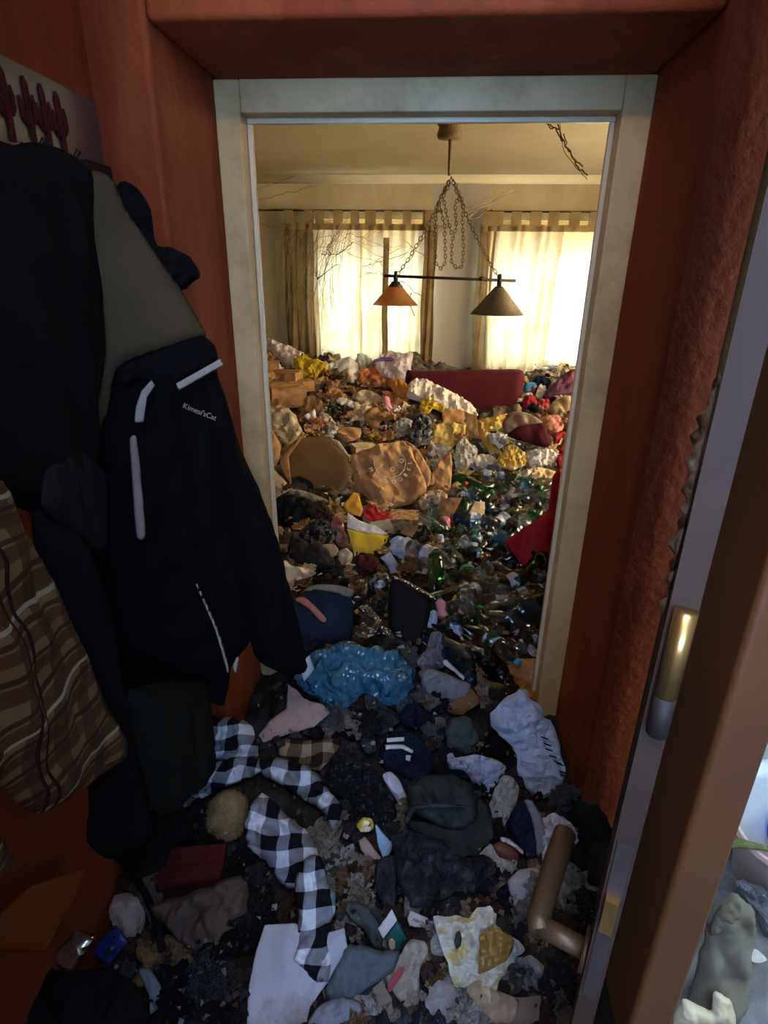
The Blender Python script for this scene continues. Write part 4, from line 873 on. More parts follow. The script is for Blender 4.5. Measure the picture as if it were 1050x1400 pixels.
def bottle(px, py, ang, lpx, kind='soda', body=None, cap=None, lab_m=None, label='', name='plastic_bottle', cat='bottle', group=None, pitch=.35, lift=.5, seed=None, L=None):
    p, s = hit(px, py); seed = random.randrange(6) if seed is None else seed
    b, c, l, dz = bottle_kit(kind, seed); k = lpx*s/dz if L is None else L/dz
    a = math.radians(ang); ax = Vector(_u0*math.cos(a)+(_f0*math.cos(pitch)+np.array([0, 0, math.sin(pitch)]))*math.sin(a)).normalized()
    q = ax.to_track_quat('Z', 'Y')
    e = empty(name, Vector(p)+Vector((0, 0, .045*k*lift))-ax*dz*k*.5, label, cat, group)
    e.rotation_mode = 'QUATERNION'; e.rotation_quaternion = q; e.scale = (k, k, k)
    obj('bottle_body', bmesh_for(('bottle_body', kind, seed), b, body or PET_CLEAR()), e)
    if cap: obj('cap', bmesh_for(('cap', kind), c, M_(cap)), e)
    if lab_m: obj('bottle_label', bmesh_for(('bottle_label', kind), l, M_(lab_m)), e)
    return e
def kb(x, y): return K5([(x, y)])[0]
for x, y, ang, L, kind, body, cap, lab, label in (
    (160, 160, 140, 52, 'soda', PET_CLEAR, None, None, 'big clear bottle lying above the blue printed bag'),
    (330, 230, 80, 34, 'soda', PET_GREEN, None, None, 'green bottle right of the pink cup'),
    (305, 400, 60, 48, 'soda', PET_BLUE, None, None, 'light blue bottle below the pink cup'),
    (445, 335, 80, 32, 'jar', PET_BLUE, 'teal_plastic', 'lightblue', 'teal capped jar among the bottles'),
    (545, 310, 40, 34, 'soda', PET_CLEAR, None, None, 'clear bottle left of the red bag'),
    (520, 420, 100, 36, 'water', PET_AMBER, 'yellow_cap', None, 'amber brown bottle left of the small boxes'),
    (650, 370, 30, 40, 'soda', PET_CLEAR, None, None, 'clear bottle pressed against the red bag'),
    (425, 515, 95, 36, 'jar', PET_GREEN, 'green_plastic', None, 'clear jar with a green lid in the middle of the bottles'),
    (455, 610, 70, 50, 'soda', PET_DARK, None, None, 'dark blue green bottle above the bright green cap'),
    (630, 550, 35, 58, 'soda', PET_CLEAR, None, None, 'long clear bottle pointing at the beige box'),
    (268, 680, 95, 46, 'detergent', lambda: mat('pink_hdpe', 'd890a8', .4, .4, .1), 'bluewhite_plastic', None, 'pink detergent bottle beside the black case'),
    (372, 690, 88, 36, 'jar', lambda: mat('cloudy_plastic', 'a89890', .4, .4, .2), 'yellow_cap', None, 'cloudy jar with an orange yellow lid'),
    (478, 745, 92, 34, 'jar', PET_GREEN, 'green_plastic', None, 'jar with a bright green lid at the front of the bottles'),
    (590, 700, 50, 44, 'soda', PET_GREEN, None, None, 'dark green bottle right of the bright green lid'),
    (365, 885, 170, 46, 'soda', PET_GREEN, None, None, 'green bottle lying behind the front clear bottle'),
    (492, 950, 258, 62, 'soda', PET_CLEAR, 'green_plastic', 'grey_paper', 'clear bottle with a grey label standing nose down at the front'),
    (620, 800, 60, 48, 'soda', PET_DARK, None, None, 'dark blue bottle right of the front clear bottle'),
    (670, 930, 55, 54, 'soda', PET_CLEAR, 'white_plastic', None, 'clear bottle with a white cap by the cardboard piece'),
    (800, 830, 20, 40, 'soda', PET_GREEN, None, 'bluewhite_plastic', 'green bottle tucked beside the right jamb'),
    (185, 450, 100, 24, 'water', PET_DARK, None, None, 'small dark blue bottle base left of the light blue bottle'),
    (240, 280, 130, 34, 'water', PET_CLEAR, 'white_plastic', 'bluewhite_plastic', 'small clear bottle with a pale label below the big clear bottle')):
    px, py = kb(x, y); bottle(px, py, ang, L, kind, body(), cap, lab, label, lift=.9)
I('cup', 'pink plastic cup above the green bottle', 'cup', 'pink_plastic', [(248, 130), (265, 108), (305, 110), (320, 135), (310, 180), (265, 185)], K5, 60, .3, style='none')
I('glass_jar', 'dark green glass jar in the left heap', 'jar', PET_GREEN(), [(430, 470), (450, 450), (485, 460), (488, 505), (460, 522), (434, 505)], K2, 60, .3, style='none')
bottle(*K2([(760, 470)])[0], 96, 34, 'detergent', mat('pink_hdpe', 'd890a8', .4, .4, .1), 'red_plastic', None, 'slim pink bottle standing in the left heap', lift=.8)
# bulk of the bottles: nothing tells these apart one by one
zone = np.array([(640, 655), (760, 660), (768, 720), (748, 800), (738, 900), (700, 950), (640, 940), (600, 880), (590, 800), (560, 740), (600, 700)])
def scatter(zone, n, mind, r):
    lo, hi = zone.min(0), zone.max(0); out = np.zeros((0, 2)); Q = lo+(hi-lo)*r.uniform(size=(6000, 2)); Q = Q[poly_dist(Q, zone)[2]]
    for q in Q:
        if len(out) >= n: break
        if not len(out) or (np.hypot(*(out-q).T) > mind).all(): out = np.vstack([out, q])
    return out
r5 = np.random.default_rng(11)
for q in scatter(zone, 95, 9, r5):
    c = r5.uniform(); body, cap, nm = (PET_CLEAR(), None, 'clear') if c < .5 else (PET_BLUE(), None, 'pale blue') if c < .68 else (PET_GREEN(), None, 'green') if c < .88 else (PET_DARK(), None, 'dark blue')
    if r5.uniform() < .3: cap = r5.choice(['white_plastic', 'green_plastic', 'teal_plastic', 'red_plastic'])
    bottle(q[0], q[1], r5.uniform(0, 360), 1, 'soda' if r5.uniform() < .6 else 'water', body, cap, 'bluewhite_plastic' if r5.uniform() < .2 else None,
           'empty %s drink bottle lying loose in the bottle pile by the right jamb' % nm, group='%s bottles in the pile by the right jamb' % nm, pitch=r5.uniform(-.2, .9), lift=r5.uniform(.2, 1.2), L=r5.uniform(.17, .26))

# ------------------------------------------------------------------ around the bottles and the dark left side
rb_ = I('tote_bag', 'red fabric bag wedged against the right jamb', 'bag', mat('red_fabric', 'a01424', .7, .3, .12, 6, transl=.15), [(628, 258), (700, 200), (830, 120), (880, 70), (905, -120), (960, -150), (960, 340), (890, 380), (790, 405), (740, 395), (690, 330)], K5, 62, .12, style='paper', A=.04, L=.5, anchor=(728, 775))
carton('small_box', 'beige box with a printed lid right of the bottles', 'box', 'brown_paper', (775, 610), 32, 26, 15, -12, K=K5)
carton('small_box', 'small brown box under the red bag', 'box', 'cardboard', (690, 465), 22, 18, 12, 8, K=K5)
carton('small_box', 'tiny cardboard box left of the one under the red bag', 'box', 'cardboard', (610, 460), 14, 14, 12, -10, K=K5)
I('plastic_bag', 'shiny orange brown wrapper right of the green bottles', 'bag', 'orangebrown_wrap', [(655, 690), (690, 640), (760, 635), (820, 660), (860, 700), (840, 760), (760, 790), (690, 745)], K5, 42, .18, A=.1, L=.28)
I('cardboard_sheet', 'brown cardboard piece at the foot of the right jamb', 'cardboard', 'cardboard', [(600, 1000), (690, 930), (830, 925), (835, 1050), (760, 1120), (620, 1080)], K5, 42, .05, style='paper', A=.03, sharp=True, R=.3)
I('plastic_bag', 'amber bag below the cardboard piece by the right jamb', 'bag', 'orangebrown_wrap', [(590, 150), (640, 130), (760, 190), (770, 240), (730, 260), (640, 215)], K7, 35, .1, A=.09)
I('magazine', 'dark magazine lying below the red bag', 'magazine', 'black_plastic', [(740, 440), (890, 365), (893, 470), (800, 490)], K5, 35, .03, style='none', sharp=True)
I('napkin', 'white blue napkin behind the green bottle at the right jamb', 'paper', 'bluewhite_plastic', [(700, 850), (740, 825), (800, 860), (830, 890), (770, 890), (740, 870)], K5, 45, .1, style='paper', A=.1)
wb = I('plastic_bag', 'white carrier bag with blue and red print left of the bottles', 'bag', 'bluewhite_plastic', [(740, 375), (800, 310), (870, 310), (930, 355), (970, 420), (950, 460), (890, 455), (840, 440), (790, 410)], K4, 45, .2, A=.05, L=.4)
pl, q = o_plane[wb.name]
for pts, c in (([(915, 385), (940, 378), (958, 412), (930, 418)], '20407c'), ([(875, 400), (890, 392), (905, 428), (930, 432), (890, 445)], 'c04454')):
    I('print', None, None, mat('ink_'+c, c, .5), pts, K4, T=.03, style='none', parent=wb, plane=pl, off=.03)
I('medicine_box', 'white and blue striped box left of the white carrier bag', 'box', 'bluewhite_plastic', [(713, 430), (770, 395), (820, 470), (800, 530), (770, 520), (755, 480)], K4, 50, .06, style='none', sharp=True, R=.3)
# yellow paper carrier
yb = thing_at('shopping_bag', 'open yellow paper carrier with a white rim', 'bag', 498, 762)
pY = lean(yb.location, 62, 10)
I('bag_front', None, None, mat('yellow_paper', 'd8b420', .6, .3, .12, 6), [(522, 262), (600, 285), (690, 300), (768, 300), (730, 370), (690, 418), (600, 400), (570, 430), (545, 350)], K4, T=.08, Tb=.2, style='paper', A=.04, L=.5, sharp=True, parent=yb, plane=pY)
I('bag_side', 'orange side panel', None, mat('amber_paper', 'd89820', .6, .3, .15, 6), [(500, 125), (560, 55), (590, 62), (615, 150), (600, 195), (560, 185), (525, 170)], K4, T=.04, style='paper', A=.04, sharp=True, parent=yb, plane=lean(np.array(yb.location)+(0, .04, .01), 62, 10))  # side panel a deeper orange than the front
I('rim', None, None, 'white_paper', [(525, 170), (590, 215), (690, 250), (768, 298), (690, 300), (600, 284), (522, 258)], K4, T=.05, style='paper', A=.04, sharp=True, parent=yb, plane=lean(np.array(yb.location)+(0, .02, .01), 58, 10))
carton('biscuit_box', 'red and beige box stuffed in the yellow carrier', 'box', 'beige_paper', (700, 265), 34, 26, 22, 25, K=K4, flap='red_plastic')
I('red_wrapper', 'red wrapper sticking out of the yellow carrier', 'wrapper', 'red_plastic', [(600, 200), (630, 150), (680, 125), (720, 180), (690, 235), (640, 190)], K4, 55, .06, style='paper', A=.06, anchor=(505, 722), lift=.06)
carton('cork_box', 'speckled brown box below the stamped carrier', 'box', 'cork', (850, 255), 38, 24, 24, -4, 12, K=K4)
I('paper_scrap', 'tan crumpled paper left of the big clear bottle', 'paper', 'brown_paper', [(825, 285), (880, 258), (985, 280), (980, 310), (900, 315)], K4, 40, .14, style='paper', A=.06)
I('clothes', 'black crumpled clothes below the open box', 'clothes', 'black_cloth', [(75, 160), (130, 80), (230, 70), (330, 110), (340, 190), (260, 230), (170, 260), (100, 230)], K4, 45, .2, style='cloth', A=.09)
I('clothes', 'grey brown cloth edge along the bottom of the open box', 'clothes', 'khaki', [(170, 70), (210, 38), (330, 60), (460, 130), (400, 135), (330, 140), (250, 85)], K4, 50, .16, style='cloth', A=.06)
I('rubbish_bag', 'black bag left of the yellow carrier', 'bag', 'black_plastic', [(240, 300), (330, 220), (420, 230), (450, 320), (420, 360), (330, 350), (270, 345)], K4, 42, .2, A=.09)
I('clothes', 'dark grey knitted cloth above the backpack', 'clothes', mat('charcoal_knit', '302c2c', .95, .1, .25, 12), [(180, 370), (220, 300), (300, 345), (370, 350), (440, 420), (450, 480), (360, 500), (260, 470), (200, 430)], K4, 42, .18, style='cloth', A=.1)
I('food_tub', 'clear round tub on the black bag', 'lid', 'tan_clear', [(345, 385), (380, 355), (440, 352), (475, 385), (450, 425), (390, 435), (352, 415)], K4, 38, .06, style='none', lift=.05)
I('paper_scrap', 'cream crumpled paper above the navy backpack', 'paper', 'cream', [(135, 470), (170, 445), (210, 480), (290, 490), (348, 520), (290, 550), (230, 560), (190, 640), (150, 560)], K4, 45, .14, style='paper', A=.12)
I('food_tin', 'small copper bright tin lid in the black clothes', 'tin', BRASS, [(205, 245), (235, 240), (270, 250), (255, 270), (210, 268)], K4, 40, .1, style='none', lift=.05)
I('paper_scrap', 'tan paper scrap between black bag and yellow carrier', 'paper', 'beige_paper', [(470, 400), (520, 375), (555, 410), (545, 460), (490, 470)], K4, 48, .15, style='paper', A=.1)
I('plastic_wrap', 'reddish clear wrap left of the yellow carrier', 'wrapper', mat('rose_film', '9c6a5c', .25, .5, .2, 8, clear=.25), [(425, 250), (450, 190), (500, 220), (520, 300), (560, 380), (510, 390), (450, 340)], K4, 50, .16, A=.08)
I('red_cloth', 'dark red rag under the yellow carrier', 'cloth', 'red_card', [(560, 430), (640, 410), (700, 430), (715, 490), (660, 520), (580, 480)], K4, 40, .16, style='cloth', A=.09)
bp_ = thing_at('backpack', 'navy backpack with a pink strap behind the blue bag', 'backpack', 430, 880)
pK = lean(bp_.location, 48)
I('backpack_body', None, None, mat('navy_canvas', '262e3c', .9, .1, .15, 9, .15, bscale=90), [(195, 690), (250, 650), (330, 610), (470, 625), (550, 660), (562, 760), (545, 900), (440, 930), (300, 930), (220, 850)], K4, T=.2, style='cloth', A=.04, L=.4, parent=bp_, plane=pK, res=40)
I('lining', 'grey brown lining at the opening', None, 'khaki', [(260, 640), (330, 595), (440, 590), (560, 620), (545, 668), (450, 640), (340, 625)], K4, T=.14, style='cloth', A=.05, parent=bp_, plane=pK, off=.02)
I('strap', 'dusty pink strap', None, 'pink_cloth', [(240, 680), (290, 675), (360, 735), (412, 795), (400, 818), (370, 805), (310, 740), (245, 700)], K4, T=.16, style='none', parent=bp_, plane=pK, off=.055)
bc = thing_at('suitcase', 'black hard case with a silver rim', 'suitcase', 560, 880)
pC = lean(bc.location, 55, -14)
I('case_shell', None, None, mat('black_case', '0b0b0d', .7, .2, .2, 12), [(775, 565), (800, 545), (1005, 665), (1000, 760), (950, 935), (860, 940), (760, 830), (760, 640)], K4, T=.10, Tb=.14, style='none', sharp=True, R=.3, parent=bc, plane=pC)
I('rim', 'silver rim', None, 'silver_foil', [(795, 535), (880, 570), (1030, 655), (1025, 672), (880, 592), (790, 550)], K4, T=.1, style='none', parent=bc, plane=pC, off=.02)
for pts, lab in (([(590, 715), (640, 700), (690, 750), (718, 790), (690, 800), (640, 760)], 'upper silver foil packet below the dark ball'), ([(570, 880), (610, 800), (660, 830), (700, 780), (720, 800), (680, 900), (600, 920)], 'lower silver foil packet above the blue bag'), ([(710, 820), (760, 840), (830, 890), (845, 920), (790, 910), (730, 870)], 'thin silver foil strip in front of the black case')):
    I('foil_packet', lab, 'packet', 'silver_foil', pts, K4, 42, .12, A=.12, L=.3)
I('plastic_ball', 'dark glossy ball with pale flecks left of the black case', 'ball', mat('flecked_black', '1c2420', .25, .5, .6, 40, dirt='86908a', dscale=40), [(640, 560), (690, 515), (760, 520), (785, 580), (760, 640), (690, 650), (645, 620)], K4, 60, .35, style='none')
I('rubbish_bag', 'black crumpled bag under the flecked ball', 'bag', 'black_plastic', [(640, 680), (700, 650), (780, 640), (800, 720), (760, 790), (680, 760)], K4, 45, .2, A=.08)
I('rubbish_bag', 'grey bag below the pink detergent bottle', 'bag', 'grey_plastic', [(180, 870), (210, 780), (260, 770), (285, 860), (290, 960), (220, 1000), (150, 990), (130, 930)], K5, 48, .2, A=.08)
I('plastic_bag', 'white bag between black case and pink detergent bottle', 'bag', 'bluewhite_plastic', [(150, 730), (190, 660), (235, 650), (245, 720), (200, 780), (175, 800)], K5, 50, .16, A=.07)
I('clothes', 'grey cloth heap right of the blue bag', 'clothes', 'grey_cloth', [(235, 130), (290, 110), (400, 150), (470, 180), (460, 230), (400, 260), (340, 260), (290, 240), (250, 190)], K7, 42, .18, style='cloth', A=.08)
I('cardboard_sheet', 'brown cardboard flap below the grey cloth heap', 'cardboard', 'cardboard_dark', [(365, 290), (400, 220), (470, 200), (515, 260), (440, 315), (385, 315)], K7, 40, .06, style='paper', A=.05)
I('ruler', 'thin white slat lying across the front bottles', 'slat', 'white_plastic', [(345, 75), (360, 70), (445, 150), (440, 165), (400, 130), (345, 90)], K7, 40, .06, style='none', sharp=True, lift=.05)
# blue bag
bb = thing_at('rubbish_bag', 'glossy blue rubbish bag on the threshold', 'bag', 490, 965)
pBb = lean(np.array(bb.location), 46)
I('bag_body', None, None, 'blue_plastic', [(530, 200), (620, 110), (720, 70), (830, 62), (930, 75), (1000, 110), (1050, 160), (1075, 215), (1060, 280), (1000, 345), (900, 320), (840, 280), (700, 350), (600, 290)], K6, T=.26, A=.055, L=.30, parent=bb, plane=pBb, res=64)
I('tied_end', None, None, 'blue_plastic', [(540, 210), (640, 250), (800, 280), (830, 300), (780, 350), (700, 355), (610, 300), (550, 260)], K6, T=.18, A=.1, L=.3, parent=bb, plane=pBb, off=.02)

# ------------------------------------------------------------------ hall floor
I('paper_sheet', 'crumpled pinkish white paper beside the orange wall', 'paper', 'pinkish', [(370, 480), (420, 410), (500, 360), (505, 245), (540, 270), (590, 320), (660, 340), (695, 375), (620, 440), (480, 480), (400, 505)], K6, 42, .05, style='paper', A=.06, L=.4, sharp=True)
I('checked_cloth', 'brown and black checked cloth below the pinkish paper', 'cloth', BUFB, [(455, 540), (500, 490), (600, 500), (740, 488), (720, 550), (650, 640), (560, 620), (470, 570)], K6, 36, .08, style='cloth', A=.06)
cs = thing_at('checked_shirt', 'black and white checked shirt sprawled down the rubbish', 'shirt', 370, 1200)
for nm, pts, K, tilt, anc in (('sleeve', [(100, 400), (130, 365), (200, 400), (280, 400), (345, 440), (365, 500), (370, 600), (300, 600), (200, 590), (110, 540)], K6, 46, (310, 1045)),
    ('sleeve', [(0, 750), (60, 680), (150, 620), (240, 580), (370, 570), (380, 640), (280, 690), (160, 740), (40, 800)], K6, 40, (300, 1075)),
    ('sleeve', [(370, 600), (430, 570), (520, 590), (620, 640), (690, 720), (745, 790), (740, 870), (700, 910), (660, 820), (560, 760), (460, 690), (390, 660)], K6, 38, (420, 1110)),
    ('shirt_body', [(300, 920), (330, 800), (390, 740), (450, 780), (520, 850), (580, 900), (640, 1000), (665, 1100), (640, 1200), (560, 1180), (480, 1150), (400, 1040), (340, 990)], K6, 40, (390, 1225)),
    ('shirt_tail', [(420, 500), (470, 380), (540, 350), (575, 420), (600, 520), (640, 560), (640, 650), (610, 760), (600, 860), (630, 920), (600, 1060), (540, 1075), (470, 1000), (400, 940), (430, 860), (440, 700), (415, 580)], K8, 34, (425, 1325))):
    o, s = hit(*anc); I(nm, None, None, BUF, pts, K, T=.16, Tb=.12, style='cloth', A=.12, L=.30, parent=cs, plane=lean(o+np.array([0, 0, .05 if nm != 'shirt_tail' else .07]), tilt), res=54)
# fur ball: dense short hairs on a soft body
fb = thing_at('fur_pompom', 'round beige fur pompom beside the checked shirt', 'pompom', 307, 1140)
pF = lean(fb.location, 60)
I('pompom_body', None, None, 'fur', [(145, 860), (160, 780), (210, 735), (270, 732), (312, 775), (315, 850), (280, 925), (220, 948), (165, 920)], K6, T=.34, style='none', parent=fb, plane=pF)
q0 = fb.children[0]; Vf = np.array([v.co for v in q0.data.vertices]); Nf = np.array([v.normal for v in q0.data.vertices]); rf = np.random.default_rng(5); hv = []; hf = []
for k in rf.integers(0, len(Vf), 7000):
    p = Vf[k]+rf.normal(size=3)*.0015; d = Nf[k]+rf.normal(size=3)*.35; d /= np.linalg.norm(d); s = np.cross(d, rf.normal(size=3)); s /= np.linalg.norm(s); n = len(hv)
    hv += [p-s*.0004, p+s*.0004, p+d*.008]; hf.append((n, n+1, n+2))
ho = obj('fur', mesh('fur', hv, hf, M_('fur')), fb); ho['kind'] = 'stuff'
I('rubbish_bag', 'black wrinkled bag right of the checked sleeve', 'bag', mat('wrinkled_black', '15171c', .5, .4, .3, 8), [(670, 640), (720, 560), (800, 570), (880, 620), (930, 700), (980, 780), (990, 880), (900, 900), (840, 830), (760, 760), (700, 720)], K6, 42, .18, A=.06, L=.25)
I('striped_jacket', 'navy sports garment with two white stripes below the blue bag', 'clothes', 'navy_cloth', [(60, 500), (90, 420), (160, 390), (250, 420), (310, 500), (300, 580), (240, 620), (150, 590), (80, 560)], K7, 44, .18, style='cloth', A=.06)
sj = [o for o in C.objects if o.name == 'striped_jacket'][0]; pl, q = o_plane['striped_jacket']
for pts in ([(92, 425), (172, 420), (172, 440), (95, 445)], [(85, 455), (165, 452), (213, 480), (205, 494), (160, 475), (88, 478)], [(178, 500), (200, 502), (196, 528), (176, 522)]):
    I('stripe', 'white stripe', None, 'white_paper', pts, K7, T=.04, style='none', sharp=True, parent=sj, plane=pl, off=.035)
I('clothes', 'dark cloth folds right of the blue bag edge', 'clothes', 'dusty_black', [(40, 330), (60, 290), (120, 310), (160, 350), (120, 380), (70, 420), (45, 390)], K7, 42, .16, style='cloth', A=.1)
I('clothes', 'grey green crumpled cloth left of the leaning white bag', 'clothes', 'graygreen_cloth', [(350, 390), (390, 330), (470, 330), (510, 420), (480, 470), (430, 490), (370, 470)], K7, 44, .18, style='cloth', A=.1)
I('plastic_bag', 'white crumpled bag in front of the grey green cloth', 'bag', 'bluewhite_plastic', [(362, 500), (385, 485), (410, 515), (500, 495), (590, 520), (630, 560), (600, 610), (550, 665), (490, 640), (440, 570), (375, 560)], K7, 44, .14, A=.09, L=.28)
lb_ = I('mail_sack', 'large white blue plastic sack leaning on the right jamb', 'bag', mat('pale_blue_sack', 'b8c4d8', .4, .5, .1, 6, transl=.15, dirt='8c98ac'), [(560, 350), (620, 240), (690, 205), (790, 300), (850, 400), (888, 500), (890, 600), (840, 670), (750, 692), (690, 580), (665, 480), (600, 410)], K7, 62, .14, A=.045, L=.35, anchor=(738, 1075))
pl, q = o_plane[lb_.name]; INK = mat('black_ink', '181a20', .6)
rp_ = np.random.default_rng(8)
for k in range(9):
    x, y = 770+k*11+rp_.normal()*5, 400+k*21+rp_.normal()*8
    I('print_mark', None, None, INK, [(x, y), (x+30, y+10), (x+34, y+17), (x+4, y+8)], K7, T=.02, style='none', parent=lb_, plane=pl, off=.052, res=8)
I('wrapper', 'green and white wrapper at the top of the leaning sack', 'wrapper', mat('green_white_wrap', 'a8bc9c', .4, .5, .3, 20, dirt='3c6c44'), [(620, 245), (660, 205), (720, 205), (740, 240), (700, 270), (650, 275)], K7, 50, .12, A=.1)
cp = thing_at('cap', 'dirty dark olive cap lying on black bags', 'cap', 605, 1160)
pCp = lean(np.array(cp.location)+(0, 0, .03), 46)
I('brim', None, None, 'olive_cloth', [(160, 790), (260, 800), (400, 820), (500, 690), (550, 740), (576, 850), (530, 925), (440, 972), (340, 930), (230, 850)], K7, T=.05, Tb=.04, style='cloth', A=.02, L=.6, parent=cp, plane=pCp, res=44)
I('crown', None, None, 'olive_cloth', [(190, 640), (250, 595), (350, 582), (430, 610), (500, 680), (490, 780), (430, 828), (320, 812), (200, 745)], K7, T=.24, style='cloth', A=.05, L=.5, parent=cp, plane=pCp, off=.02, res=44)
I('strap', None, None, 'dusty_black', [(165, 770), (200, 705), (330, 700), (420, 705), (420, 716), (330, 716), (220, 725), (180, 785)], K7, T=.12, style='none', parent=cp, plane=pCp, off=.10)
I('rubbish_bag', 'dusty black bag under the olive cap', 'bag', 'dusty_black', [(112, 130), (160, 95), (280, 140), (400, 215), (480, 195), (515, 290), (460, 370), (330, 420), (210, 405), (140, 340), (108, 220)], K9, 34, .16, A=.06, L=.3)
I('clothes', 'narrow dark trouser leg left of the dusty black bag', 'clothes', 'dusty_black', [(40, 230), (110, 200), (125, 300), (120, 410), (70, 415), (35, 330)], K9, 38, .2, style='cloth', A=.06)
I('shoe_sole', 'half moon white sole left of the olive cap', 'shoe', 'white_plastic', [(75, 590), (110, 572), (150, 610), (178, 670), (192, 710), (155, 770), (140, 710), (100, 650)], K7, 48, .12, style='none')
I('tin_lid', 'shiny yellow and white tin lid on the black bag', 'lid', mat('yellow_tin', 'c8b030', .25, .5, .5, 30, dirt='e0e0d8', dscale=20), [(810, 880), (840, 845), (880, 850), (892, 885), (870, 910), (830, 912)], K6, 40, .1, style='none', lift=.04)
I('wood_block', 'beige wooden block below the yellow lid', 'block', 'pinkish', [(820, 950), (850, 930), (920, 1020), (930, 1060), (880, 1060), (830, 990)], K6, 40, .12, style='none', sharp=True, R=.3)
I('fabric_strip', 'light blue patterned strip right of the wooden block', 'cloth', 'lightblue', [(895, 870), (920, 900), (960, 950), (985, 950), (960, 1010), (930, 1030), (905, 960)], K6, 40, .06, style='cloth', A=.05, lift=.03)
I('plastic_bag', 'clear bag right of the cap brim', 'bag', 'clear_plastic', [(560, 720), (590, 620), (650, 590), (690, 650), (670, 740), (620, 820), (590, 830)], K7, 46, .16, A=.1)
trn = I('shoe', 'navy and grey trainer right of the cap brim', 'shoe', 'navy_cloth', [(640, 800), (670, 720), (710, 700), (760, 740), (790, 850), (790, 930), (730, 985), (690, 900)], K7, 42, .18, style='cloth', A=.06)
I('shoe_upper', 'grey mesh upper edge', None, 'grey_cloth', [(700, 700), (740, 705), (785, 790), (795, 900), (760, 960), (750, 870), (730, 770)], K7, T=.1, style='cloth', A=.05, parent=trn, plane=o_plane[trn.name][0], off=.02)
fdt = I('food_tray', 'rusty brown dish with a white rim below the trainer', 'dish', mat('rusty_brown', '6c3c28', .5, .4, .4, 14), [(570, 900), (620, 885), (680, 930), (690, 970), (630, 975), (575, 940)], K7, 40, .12, style='none')
I('rim', 'white curved rim', None, 'white_plastic', [(600, 865), (640, 875), (700, 925), (698, 945), (650, 905), (600, 885)], K7, T=.1, style='none', parent=fdt, plane=o_plane[fdt.name][0], off=.015)
I('plastic_bag', 'pale torn plastic left of the brown dish', 'bag', 'clear_plastic', [(510, 940), (560, 900), (600, 960), (680, 980), (640, 1040), (560, 1000)], K7, 38, .1, A=.1)
I('plastic_bag', 'white film at the foot of the right jamb', 'bag', 'white_plastic', [(790, 780), (850, 765), (920, 800), (950, 850), (940, 900), (860, 870), (830, 900), (800, 1010), (785, 900)], K7, 36, .08, A=.09)
I('fur_scrap', 'grey white fluffy scrap beside the door handle', 'cloth', 'white_fur', [(565, 310), (610, 260), (690, 255), (695, 330), (650, 370), (620, 425), (575, 390)], K9, 40, .16, style='cloth', A=.08)
I('paper_sheet', 'large white sheet lying under the checked shirt tail', 'paper', mat('large_white_sheet', 'b8b8be', .7, .2, .12, 4, transl=.05, dirt='8a8278', dscale=5, crinkle=.4, cscale=9), [(250, 745), (420, 735), (560, 800), (690, 760), (708, 870), (600, 1060), (500, 1200), (470, 1340), (150, 1340), (160, 1100), (200, 900)], K8, 30, .03, Tb=.05, style='hang', A=.03, L=.35, sharp=True, anchor=(400, 1370), lift=.03, mid=.5)
I('rag', 'grey green rag right of the white sheet', 'cloth', 'graygreen_cloth', [(690, 660), (720, 615), (800, 630), (890, 740), (900, 860), (860, 880), (800, 780), (730, 720)], K8, 36, .12, style='cloth', A=.07)
I('rag', 'slate grey cloth below the grey green rag', 'cloth', mat('slate_cloth', '5c6468', .9, .1, .2, 8, dirt='444a4c'), [(590, 1090), (680, 880), (780, 850), (900, 890), (1000, 880), (960, 1000), (840, 1090), (700, 1190), (620, 1200)], K8, 32, .12, style='cloth', A=.06)
I('rag', 'pale grey rag at the bottom edge', 'cloth', 'grey_cloth', [(480, 1300), (560, 1180), (680, 1140), (780, 1170), (790, 1230), (700, 1290), (600, 1320)], K8, 34, .12, style='cloth', A=.08)
cd_ = I('cigarette_packet', 'white and dark green packet standing in the rubbish', 'packet', 'teal_card', [(455, 330), (540, 200), (612, 330), (590, 400), (500, 480)], crop(440, 1220, .1905), 50, .05, style='none', sharp=True, R=.25)
pl, q = o_plane[cd_.name]
I('white_flap', 'white upper part', None, 'white_paper', [(400, 262), (502, 118), (542, 198), (440, 338)], crop(440, 1220, .1905), T=.05, style='none', sharp=True, R=.25, parent=cd_, plane=pl, off=.001)
I('seal', None, None, 'beige_paper', [(480, 345), (500, 320), (525, 345), (525, 390), (500, 408), (482, 380)], crop(440, 1220, .1905), T=.03, style='none', parent=cd_, plane=pl, off=.005)
tg = I('label_card', 'small white card with red script lettering', 'card', 'white_paper', [(612, 190), (635, 130), (765, 185), (740, 258), (630, 245)], crop(440, 1220, .1905), 48, .03, style='none', sharp=True, R=.25)
pl, q = o_plane[tg.name]
put_text('lettering', 'Apana', crop(440, 1220, .1905)([(645, 185)])[0], crop(440, 1220, .1905)([(738, 215)])[0], pl, .004, mat('red_ink', 'b02838', .5), tg, 1.7)
I('bread_wrapper', 'dirty printed bread wrapper with a red band at the bottom', 'wrapper', mat('printed_wrap', '9c9080', .5, .4, .35, 14, dirt='6c5c48', dscale=10), [(445, 600), (550, 460), (640, 340), (740, 350), (760, 440), (700, 560), (700, 780), (640, 860), (540, 760)], crop(440, 1220, .1905), 38, .12, style='paper', A=.09, L=.3)
pl, q = o_plane['bread_wrapper']
I('red_band', 'red printed band', None, mat('red_print', '8c2830', .5), [(470, 640), (560, 515), (590, 540), (490, 695)], crop(440, 1220, .1905), T=.02, style='paper', A=.02, parent=[o for o in C.objects if o.name == 'bread_wrapper'][0], plane=pl, off=.026)
